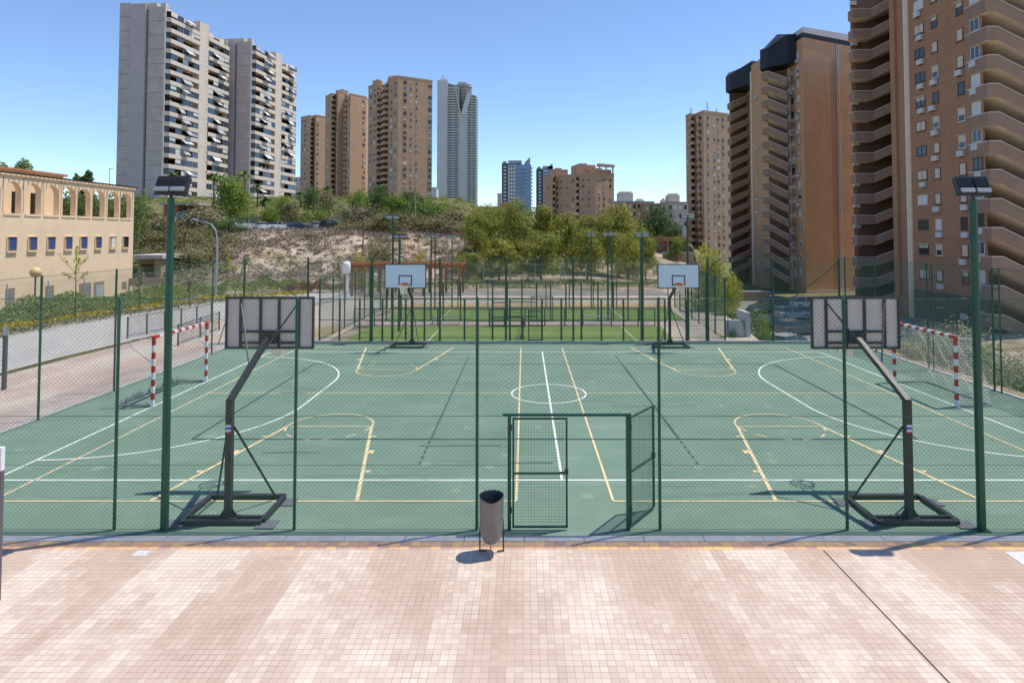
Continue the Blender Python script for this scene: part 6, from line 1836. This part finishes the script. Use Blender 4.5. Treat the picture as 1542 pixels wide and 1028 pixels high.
mb.build('roof_cap', NAVY, t)
mb = MB()
q = [(49.95, 152.4), (50.2, 149.7), (53.0, 142.9), (55.2, 144.5), (55.4, 154), (51.2, 154)]
mb.prism(rel(q, o), zat(136, 150) - o[2], [zat(116, 152) - o[2], zat(113, 150) - o[2], zat(92, 143) - o[2], zat(92, 144) - o[2], zat(100, 154) - o[2], zat(110, 154) - o[2]])
mb.build('roof_cap', NAVY, t)
mb = MB(); mb.prism(rel([(55.3, 121.85), (75.5, 131.2), (75.5, 134), (55.25, 129.0)], o), zt - o[2] + 0.01, zt - o[2] + 0.9); mb.build('roof_band', NAVY, t)
mb = MB(); mb.prism(rel([(55.5, 122.1), (75.4, 131.4), (76, 140), (55.5, 134)], o), zt - o[2] + 0.91, [zt - o[2] + 2.1, zt - o[2] + 2.6, zt - o[2] + 2.8, zt - o[2] + 2.2]); mb.build('roof', mat('pale_roof_cladding', (0.60, 0.57, 0.55), 0.8, 0, 0.1, 0.4), t)
for (x, y, w_) in ((55.38, 128.3, 0.30), (52.85, 142.9, 0.3)):
    mb = MB(); mb.box(x - o[0] - 0.25, x - o[0] + 0.02, y - o[1] - w_, y - o[1] + w_, 0, zt - o[2] - 1.5); mb.build('rain_chase', CREAM, t)
for du in (9.6, 10.1):
    p_, rz = edge_pt((55.4, 122), (75.4, 131.4), du, 0.12); mb = MB(); mb.tube([(0, 0, 0), (0, 0, zt - o[2] - 0.3)], 0.09, 6); mb.build('drainpipe', FRAMEW, t, (p_.x - o[0], p_.y - o[1], 0))
mb = MB(); mb.prism(rel([(55.2, 121.6), (66, 126.0), (66, 126.3), (55.4, 121.9)], o), 0, zat(438, 122) - o[2]); mb.build('plinth', CREAMW, t)
mb = MB(); mb.box(-6, 0, 12, 12.3, 0, zat(440, 135) - o[2]); mb.build('plinth', CREAMW, t)

# ---- the biggest brown tower at the right edge
o = (47.0, 62.8, -7.0)
t = thing('brick_tower', 'biggest brown tower at the right edge, reaching out of the picture', 'tower block', o, 0, 'big brown towers on the right')
zt = 41.0
poly = [(47.0, 62.9), (47.3, 65.2), (62, 65.6), (82, 92.8), (82, 118), (64, 118), (46.95, 88.2), (53.2, 88.2), (53.2, 78.4), (47.0, 78.4)]
mb = MB(); mb.prism(rel(poly, o), 0, zt - o[2]); mb.build('wall', BRICK, t)
pl = []; acs = []; rg = random.Random(22)
S = 2.9; zf = 26.3 - 1.25 - S * 11; nf = 16
fa, fb = (47.0, 78.4), (47.0, 62.8)
KW = ['blind', 'half', 'dark', 'blind', 'shade', 'blind', 'white', 'half']
wincols(t, o, fa, fb, [(78.4 - 72.9, 1.75, 1.15, 1.0), (78.4 - 70.2, 1.0, 1.25, 0.9), (78.4 - 66.1, 1.0, 1.35, 0.9)], (0, nf), zf, S, rg, pl, acs, 0.6, 0.0, KW)
wincols(t, o, fa, fb, [(78.4 - 63.9, 1.3, 1.3, 1.25)], (0, nf), zf, S, rg, pl, acs, 0.85, 0.0, ['blue', 'dark', 'white', 'blue'])
many(t, 'window', pl)
for k in range(nf):
    if rg.random() < 0.75:
        z = zf + k * S + rg.uniform(1.3, 1.7)
        acs.append((AC, (47.25 - o[0], 88.12 - o[1], z - o[2]), 0, 86))
many(t, 'air_conditioner', acs)
for k in range(0, nf):
    z = zf + k * S - o[2]
    if z < 0: continue
    mb = MB()
    stair_balcony(mb, [(46.72, 64.9, 0), (46.72, 62.0, 0), (47.75, 61.9, 0), (52.6, 62.1, -2.35), (56, 62.2, -2.35)], [(46.98, 64.9), (46.98, 63.0), (47.35, 65.1), (52.6, 65.25), (56, 65.3)], -0.32, 1.1, z, o)
    mb.build('balcony', [PARAPET, CREAM, CREAMW], t)
    mb = MB(); zz = z - 0.75
    stair_balcony(mb, [(46.3, 87.6, 0), (46.2, 86.1, 0), (48.75, 86.0, 0), (50.9, 84.7, 1.1), (52.9, 83.5, 2.0)], [(46.97, 88.0), (47.0, 88.1), (49.0, 88.15), (52.0, 88.1), (53.1, 88.1)], -0.32, 0.95, zz, o)
    mb.build('balcony', [PARAPET, CREAM, CREAMW], t)
    if rg.random() < 0.9:
        mb = MB(); mb.box(0, 0.06, -1.3, 0, 0, 2.2); mb.build('loggia_door', DARKIN, t, (53.14 - o[0], rg.uniform(84.5, 86.5) - o[1], zz + 0.6))
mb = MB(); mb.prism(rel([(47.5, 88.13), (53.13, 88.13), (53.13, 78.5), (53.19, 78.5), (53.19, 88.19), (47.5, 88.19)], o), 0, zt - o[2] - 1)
mb.build('loggia_shade_skin', LOG, t)
mb = MB(); mb.prism(rel([(47.4, 65.13), (61.5, 65.53), (61.5, 65.58), (47.4, 65.19)], o), 0, zt - o[2] - 1); mb.build('loggia_shade_skin', LOG, t)
mb = MB(); mb.box(-0.32, -0.005, 77.4 - o[1], 78.35 - o[1], 0, zt - o[2]); mb.build('pier', BRICK, t)
mb = MB(); mb.box(-0.20, -0.005, 74.9 - o[1], 75.7 - o[1], 0, zt - o[2] - 1); mb.box(-0.34, -0.202, 75.15 - o[1], 75.4 - o[1], 0, zt - o[2] - 1); mb.build('rain_chase', CREAM, t)
mb = MB(); mb.box(-0.10, -0.004, 62.9 - o[1], 74.8 - o[1], 0, 5.6); mb.build('plinth', mat('dark_stone_plinth', (0.15, 0.12, 0.10), 0.95, 0, 0.3, 1.2, 0.1, bmp=0.5, bscale=6), t)
# ---- arcaded peach building on the left
XF = -42.0
Ys = [47.0 - 2.05 * i for i in range(0, 0)]
t = thing('arcaded_building', 'peach building with a row of arches and blue shuttered windows at the left edge', 'building', (XF, 66.6, -1.5), -PI / 2)
# local frame: x runs towards the camera, -y... the front faces local -x side after rotation; built with front on local +y = world +x
oz = -1.5
def L_(Y): return 66.6 - Y          # local x of world Y (after the -90 degree turn local x points to world -Y)
z_top = zat(258, 49.6) - oz; z_led = zat(323, 49.6) - oz; z_spr = zat(288, 49.6) - oz
bay = 2.17
archY = []
for px in (189, 170, 148, 126, 103, 77, 49, 18):
    archY.append(933 * (-XF) / (789.4 - px))
archY += [archY[-1] - 2.05, archY[-1] - 4.1]
xe = L_(archY[-1] - 1.0)
mb = MB()
mb.box(0, xe, -14, 0, 0, z_led)                      # lower body, front face at y=0
mb.build('wall', PEACH, t)
# arcade wall with arched openings
mb = MB()
xs = sorted(L_(y) for y in archY)
hw = 0.86; z_spr = zat(271.5, 49.6) - oz - hw * 0.95
edges = [0.0] + [v for x in xs for v in (x - hw, x + hw)] + [xe]
th = 0.5
for i in range(0, len(edges), 2):
    mb.box(edges[i], edges[i + 1], -th, 0, z_led + 0.002, z_top - 0.25)
for x in xs:
    n = 14; zA = z_spr
    for i in range(n):
        a0, a1 = PI - PI * i / n, PI - PI * (i + 1) / n
        p0 = (x + hw * math.cos(a0), zA + hw * 0.95 * math.sin(a0)); p1 = (x + hw * math.cos(a1), zA + hw * 0.95 * math.sin(a1))
        zt_ = z_top - 0.25
        mb.quad((p1[0], 0, p1[1]), (p0[0], 0, p0[1]), (p0[0], 0, zt_), (p1[0], 0, zt_))
        mb.quad((p0[0], -th, p0[1]), (p1[0], -th, p1[1]), (p1[0], -th, zt_), (p0[0], -th, zt_))
        mb.quad((p0[0], 0, p0[1]), (p1[0], 0, p1[1]), (p1[0], -th, p1[1]), (p0[0], -th, p0[1]))
    mb.box(x - hw + 0.002, x + hw - 0.002, -th + 0.05, 0.06, z_led - 0.05, z_led + 0.14)
mb.build('arcade', PEACH, t)
RUST = mat('rust_pipe', (0.30, 0.19, 0.12), 0.8)
for i, x in enumerate(xs):
    mb = MB(); mb.box(x - 0.02 - bay / 2, x + 0.02 - bay / 2, -0.01, 0.012, z_led + 0.2, z_top - 0.3); mb.build('downpipe', RUST, t)
mb = MB(); mb.box(-0.1, xe, -1.1, 0.12, z_top - 0.248, z_top - 0.10, 0)
for i in range(int(xe / 0.5)): mb.box(0.1 + i * 0.5, 0.2 + i * 0.5, -1.6, 0.5, z_top - 0.098, z_top + 0.02, 1)
mb.build('pergola_roof', [PEACH, mat('dark_timber', (0.10, 0.07, 0.05), 0.85, 0, 0.25, 2)], t)
mb = MB(); mb.box(6.0, xe, -12, -3.2, z_led + 0.002, zat(252, 52) - oz); mb.build('upper_wall', PEACH, t)
mb = MB(); mb.box(5.8, xe, -12.2, -2.9, zat(252, 52) - oz + 0.002, zat(252, 52) - oz + 0.22); mb.build('upper_roof', TILE, t)
for x in xs[4:]:
    mb = MB(); mb.box(x - 0.45, x + 0.45, -3.195, -3.14, z_led + 0.1, z_led + 2.2); mb.build('terrace_door', DARKIN if x != xs[6] else mat('pale_door', (0.42, 0.40, 0.38), 0.7), t)
# square windows with sills; a flat brown panel paints their shaded recess
zw0, zw1 = zat(378.5, 49.6) - oz, zat(357, 49.6) - oz
for i, x in enumerate(xs):
    mb = MB()
    s_ = 0.46
    mb.box(x - s_, x + s_, 0.001, 0.012, zw0, zw1, 1)
    mb.box(x - s_ + 0.0, x + s_ - 0.30, 0.013, 0.03, zw0 + 0.06, zw1 - 0.03, 0)
    mb.box(x - s_ - 0.06, x + s_ + 0.06, 0.0, 0.16, zw0 - 0.14, zw0 - 0.002, 2)
    mb.box(x - s_ - 0.05, x - s_, 0.0, 0.10, zw0, zw1 + 0.06, 2); mb.box(x + s_, x + s_ + 0.05, 0.0, 0.10, zw0, zw1 + 0.06, 2); mb.box(x - s_, x + s_, 0.0, 0.10, zw1, zw1 + 0.06, 2)
    mb.build('window', [BLINDW if i == 1 else (DARKIN if i == 0 else PLASTIC_BLUE), mat('recess_shade_%d' % i, (0.30, 0.20, 0.13), 0.9) if i == 0 else bpy.data.materials['recess_shade_0'], PEACH], t)
for i, x in enumerate((xs[0], xs[2] - 0.3, xs[3] - 0.4, xs[5], xs[7])):
    z1 = zat((424, 424, 426, 430, 434)[i], 66.6 - x) - oz
    mb = MB(); w_ = (0.4, 0.75, 0.8, 0.5, 0.45)[i]
    zb_ = 0.02 if i in (1, 2) else 0.9
    mb.box(x - w_, x + w_, 0.001, 0.02, zb_, z1, 1); mb.box(x - w_ + 0.08, x + w_ - 0.35, 0.021, 0.04, zb_ + 0.05, z1 - 0.3, 0)
    mb.build('door' if i in (1, 2) else 'window', [mat('pale_blue_panel', (0.36, 0.42, 0.46), 0.5) if i == 1 else GALV, bpy.data.materials['recess_shade_0']], t)

# ---- small shed beyond
Y = 74.0
t = thing('shed', 'small olive-beige shed with a flat grey canopy roof right of the arcaded building', 'shed', (xat(201, Y), Y, -0.2))
W = xat(248, Y) - xat(201, Y)
mb = MB(); mb.box(0, W * 0.93, 1.0, 5, 0, zat(388, Y)); mb.box(W * 0.80, W, -0.6, 0.99, 0, zat(388, Y)); mb.build('wall', mat('olive_render', (0.36, 0.30, 0.17), 0.9, 0, 0.12, 0.8, dirt=0.3), t)
mb = MB(); mb.prism([(0.2, -1.4), (W + 0.4, -1.0), (W, 5.2), (0, 5.2)], zat(387, Y) + 0.01, zat(381, Y)); mb.build('roof', mat('canopy_grey', (0.48, 0.45, 0.43), 0.8), t)
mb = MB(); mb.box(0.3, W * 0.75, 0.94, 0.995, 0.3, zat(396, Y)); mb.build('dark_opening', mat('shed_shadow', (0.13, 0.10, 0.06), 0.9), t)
t = thing('retaining_wall', 'brown-beige low wall in front of the shed', 'wall', (xat(192, 66), 66, -0.3))
mb = MB(); mb.box(0, xat(262, 66) - xat(192, 66), 0, 0.3, 0, zat(419, 66) + 0.3); mb.build('wall', mat('dusty_wall', (0.34, 0.24, 0.17), 0.9, 0, 0.12, 0.8, dirt=0.2), t)
# walls, bin and playground bits on the upper terrace
t = thing('garden_wall', 'grey rendered wall stub behind the leftmost white parked car', 'wall', (xat(354, 119), 119, 5))
mb = MB(); mb.box(0, xat(388, 119) - xat(354, 119), 0, 0.4, 0, zat(327, 119) - 5); mb.build('wall', mat('mauve_grey_render', (0.30, 0.26, 0.25), 0.9), t)
t = thing('garden_wall', 'long pale wall behind the row of parked cars', 'wall', (xat(388, 119.5), 119.5, 5))
mb = MB(); mb.box(0, xat(512, 119.5) - xat(388, 119.5), 0, 0.4, 0, zat(335, 119.5) - 5); mb.build('wall', CREAMW, t)
t = thing('recycling_container', 'green recycling container at the right end of the parked cars', 'container', (xat(503, 113), 113, H(xat(503, 113), 113)))
mb = MB(); mb.box(-0.75, 0.75, -0.6, 0.6, 0.1, 1.3); mb.lathe([(0.75, 1.3), (0.7, 1.6), (0.4, 1.8), (0.0, 1.85)], 14); mb.build('body', mat('container_green', (0.03, 0.22, 0.12), 0.5), t)
t = thing('play_frame', 'orange-red metal play frame on the upper terrace left of the mast', 'play frame', (xat(205, 116), 116, H(xat(205, 116), 116)))
ORP = mat('orange_red_paint', (0.50, 0.10, 0.04), 0.6)
for x in (0, 1.5, 3.0, 4.5): MB().tube([(x, 0, 0), (x, 0, 3.0)], 0.09, 6).build('post', ORP, t)
for z in (1.2, 2.0, 2.9): MB().bar((0, 0, z), (4.5, 0, z), 0.09, 0.16).build('rail', ORP, t)
t = thing('notice_board', 'small turquoise board on a post beside the left mast, upper terrace', 'sign', (xat(272, 112), 112, H(xat(272, 112), 112)))
zz = zat(325, 112) - t.location[2]
mb = MB(); mb.box(-0.6, 0.6, -0.06, 0, zz - 0.6, zz + 0.7); mb.build('board', mat('turquoise_paint', (0.05, 0.33, 0.46), 0.6), t)
mb = MB(); mb.tube([(0, 0.05, 0), (0, 0.05, zz)], 0.07, 6); mb.build('post', GREYPOST2, t)
t = thing('kiosk', 'small terracotta kiosk with dark opening behind the left floodlight mast', 'kiosk', (xat(246, 126), 126, 5))
Wk = xat(298, 126) - xat(246, 126); zk = zat(309, 126) - 5
mb = MB(); mb.box(0, Wk * 0.4, 0, 4, 0, zk); mb.box(Wk * 0.4 + 0.01, Wk, 2.5, 4, 0, zk); mb.build('wall', TILE, t)
mb = MB(); mb.box(-0.4, Wk + 0.4, -0.8, 4.4, zk + 0.005, zk + 0.35); mb.build('roof', CONC, t)
mb = MB(); mb.box(Wk * 0.42, Wk - 0.3, 2.44, 2.495, 0.2, zk - 0.4); mb.build('dark_opening', DARKIN, t)
for k, (px, y0, y1, Y, lb) in enumerate(((625.5, 292, 316, 118, 'slim pale lamp post on the hilltop before the two-legged tower'), (547, 328, 400, 84, 'thin brown utility pole standing on the dry slope'), (163, 254, 310, 150, 'slim lamp post seen just left of the nearest white tower'))):
    X = xat(px, Y); z0 = H(X, Y) - 0.1; z1 = zat(y0, Y)
    t = thing('lamp_post' if k != 1 else 'utility_pole', lb, 'post', (X, Y, z0))
    mb = MB(); mb.tube([(0, 0, 0), (0, 0, z1 - z0)], [0.12, 0.07], 6); mb.build('pole', GALV if k != 1 else TRUNK, t)
    mb = MB(); mb.bar((-0.05, 0, z1 - z0 - 0.02), (0.9 if k == 2 else 0.5, 0, z1 - z0 + 0.05), 0.2, 0.12); mb.build('lamp_head' if k != 1 else 'crossarm', GREYPOST, t)

# ---- white ramp wall and handrail by the far right corner
t = thing('ramp_wall', 'white painted ramp wall with metal handrail by the far right corner of the court', 'wall', (xat(1091, 31.2), 31.2, -2.5))
W = xat(1121, 31.2) - xat(1091, 31.2)
mb = MB(); mb.box(0, W, 0, 0.2, 0, zat(482, 31.2) + 2.5); mb.box(W + 0.001, W + 0.2, -0.1, 1.3, 0, zat(470, 31.2) + 2.5); mb.build('wall', mat('weathered_white_wall', (0.56, 0.56, 0.57), 0.85, 0, 0.1, 1.5, dirt=0.35), t)
mb = MB(); mb.tube([(0, -0.05, zat(470, 31.2) + 2.5), (W * 0.9, -0.05, zat(484, 31.2) + 2.5)], 0.025, 6)
for f in (0.1, 0.9): mb.tube([(W * f, -0.05, zat(482, 31.2) + 2.0), (W * f, -0.05, zat(470 + 14 * f, 31.2) + 2.5)], 0.02, 6)
mb.build('handrail', DARKM, t)

# ------------------------------------------------------------------ cars
CARP = {}
def paint(nm, col):
    if nm not in CARP: CARP[nm] = mat('car_paint_' + nm, col, 0.28, 0.25, 0.04, 2, 0.6)
    return CARP[nm]
TYRE = mat('tyre_rubber', (0.02, 0.02, 0.02), 0.9)
LAMPR = mat('tail_lamp', (0.30, 0.02, 0.02), 0.3)
LAMPW = mat('head_lamp', (0.65, 0.66, 0.68), 0.2)
def car_meshes(L, h, van=False):
    """side profile extruded with tumblehome; nose at +x"""
    body = [(-0.5, 0.16), (-0.5, 0.42), (-0.485, 0.60), (-0.36 if not van else -0.49, 0.64), (0.20, 0.62), (0.40, 0.56), (0.49, 0.46), (0.5, 0.16)]
    W = 0.87
    mb = MB(); k = len(body)
    def ring(y, sc_):
        return [(x * L, y, z * h * (1 if z < 0.5 else 1)) for x, z in body]
    ys = [(-W, 0), (-W * 0.94, 1), (W * 0.94, 1), (W, 0)]
    n0 = 0
    lo = [(x * L, -W, min(z, 0.55) * h) for x, z in body]; 
    for yy, top in ((-W, 0), (-W * 0.90, 1), (W * 0.90, 1), (W, 0)):
        for x, z in body: mb.v.append((x * L * (1 if top else 0.985), yy, (z if top or z < 0.5 else 0.56 + (z - 0.56) * 0.4) * h))
    for r in range(3):
        for i in range(k):
            j = (i + 1) % k
            mb.f.append((r * k + i, r * k + j, (r + 1) * k + j, (r + 1) * k + i)); mb.m.append(0)
    mb.f.append(tuple(reversed(range(k)))); mb.m.append(0); mb.f.append(tuple(3 * k + i for i in range(k))); mb.m.append(0)
    cab = [(-0.46, 0.63), (-0.38, 0.95), (-0.05, 1.0), (0.06, 0.96), (0.24, 0.62)] if not van else [(-0.49, 0.63), (-0.47, 0.97), (-0.1, 1.0), (0.12, 0.96), (0.30, 0.61)]
    g = MB(); m_ = len(cab)
    for yy, s_ in ((-0.84, 0), (-0.70, 1), (0.70, 1), (0.84, 0)):
        for i, (x, z) in enumerate(cab):
            yv = yy if i in (0, m_ - 1) else (0.70 if yy > 0 else -0.70)
            if s_ == 0 and i not in (0, m_ - 1): yv = 0.72 if yy > 0 else -0.72
            g.v.append((x * L, yv, z * h))
    for r in range(3):
        for i in range(m_ - 1):
            g.f.append((r * m_ + i, r * m_ + i + 1, (r + 1) * m_ + i + 1, (r + 1) * m_ + i)); g.m.append(1 if r == 1 and i in (0, 3) else (0 if r == 1 else 1))
    g.f.append(tuple(reversed(range(m_)))); g.m.append(1); g.f.append(tuple(3 * m_ + i for i in range(m_))); g.m.append(1)
    for x in (-0.12, 0.08):
        for s in (-1, 1): g.bar((x * L, s * 0.845, 0.63 * h), (x * L * 0.8, s * 0.735, 0.97 * h), 0.09, 0.03, 0)
    return mb, g
WHEEL = MB().tube([(0, -0.10, 0), (0, 0.10, 0)], 0.31, 16).mesh('tyre', TYRE)
RIMW = MB().tube([(0, -0.11, 0), (0, 0.11, 0)], 0.19, 10).mesh('rim', GALV)
CARS = {}
def car(label, X, Y, Z, rz, colnm, col, L=4.2, h=1.45, van=False, group=None, name='parked_car'):
    key = (colnm, L, h, van)
    if key not in CARS:
        b_, g_ = car_meshes(L, h, van)
        CARS[key] = (b_.mesh('body', paint(colnm, col)), g_.mesh('cabin', [paint(colnm, col), GLASS]))
    t = thing(name, label, 'car', (X, Y, Z), rz, group)
    put('body', CARS[key][0], t); put('cabin', CARS[key][1], t)
    for sx in (-0.31, 0.31):
        for sy in (-0.78, 0.78):
            w_ = put('wheel', WHEEL, t, (sx * L, sy, 0.31)); put('rim', RIMW, w_)
    for sy in (-0.62, 0.62):
        mb = MB(); mb.box(L * 0.49, L * 0.503, sy - 0.16, sy + 0.16, 0.42 * h, 0.52 * h); mb.build('headlight', LAMPW, t)
        mb = MB(); mb.box(-L * 0.503, -L * 0.49, sy - 0.13, sy + 0.13, 0.44 * h, 0.56 * h); mb.build('tail_light', LAMPR, t)
    return t
GC = 'cars parked on the hillside terrace'
WHT, SLV, BLK, BLU, GRY = (0.84, 0.84, 0.83), (0.42, 0.43, 0.45), (0.025, 0.027, 0.03), (0.03, 0.05, 0.10), (0.16, 0.165, 0.17)
for px, Y, rz, cn, cc, L, h, van, lb in (
    (370, 112, 0.75, 'white', WHT, 4.4, 1.75, True, 'white van-like car, leftmost in the terrace row'),
    (393, 112, 2.2, 'white', WHT, 4.1, 1.40, False, 'low white car between the white van and the long white saloon'),
    (421, 112, 0.55, 'white', WHT, 4.5, 1.40, False, 'long white saloon in the middle of the terrace row'),
    (448, 113, 0.8, 'dark_blue', BLU, 3.9, 1.40, False, 'small dark blue car right of the long white saloon'),
    (476, 112, 2.1, 'silver', SLV, 4.1, 1.45, False, 'silver car mostly hidden between bush and black car'),
    (492, 110, 2.3, 'black', BLK, 4.6, 1.75, False, 'tall black car at the right end of the terrace row'),
    (212, 108, 0.1, 'silver', SLV, 4.2, 1.45, False, 'silver car below the orange play frame, left one of two'),
    (231, 110, 0.2, 'white', WHT, 4.2, 1.45, False, 'white car below the orange play frame, beside the left mast')):
    X = xat(px, Y); car('%s' % lb, X, Y, H(X, Y) + 0.02, rz, cn, cc, L, h, van, GC)
GP_ = 'cars in the lower car park'
p = MB(); p.quad((17.5, 36, 0), (33, 36, 0), (52, 96, 0), (27.6, 96, 0)); struct('car_park', p, ASPH, loc=(0, 0, -4.62))
for px, Y, rz, cn, cc, L, h, van, lb in (
    (1190, 52, 0.5, 'silver', SLV, 4.3, 1.5, False, 'silver-blue car nearest in the lower car park, left of the near right backboard'),
    (1196, 61, 0.3, 'grey', GRY, 4.2, 1.45, False, 'dark grey car behind the nearest silver-blue one in the car park'),
    (1190, 72, 0.2, 'silver', SLV, 4.2, 1.5, False, 'silver car in the far row of the car park, right of the dark one'),
    (1150, 74, 0.2, 'black', BLK, 4.2, 1.45, False, 'black car in the far row of the car park behind the corner shrubs'),
    (1212, 83, 0.1, 'white', WHT, 4.2, 1.5, False, 'white car at the back of the car park before the orange brick wall'),
    (1172, 84, 0.2, 'grey', GRY, 4.2, 1.45, False, 'grey car at the back of the car park below the black-capped tower'),
    (1160, 64, 0.4, 'dark_blue', BLU, 4.2, 1.45, False, 'dark blue car in the car park beside the bright shrub'),
    (1330, 60, 0.3, 'dark_blue', BLU, 4.2, 1.45, False, 'dark blue car behind the right goal seen through the net')):
    car(lb, xat(px, Y), Y, -4.60, rz, cn, cc, L, h, van, GP_)
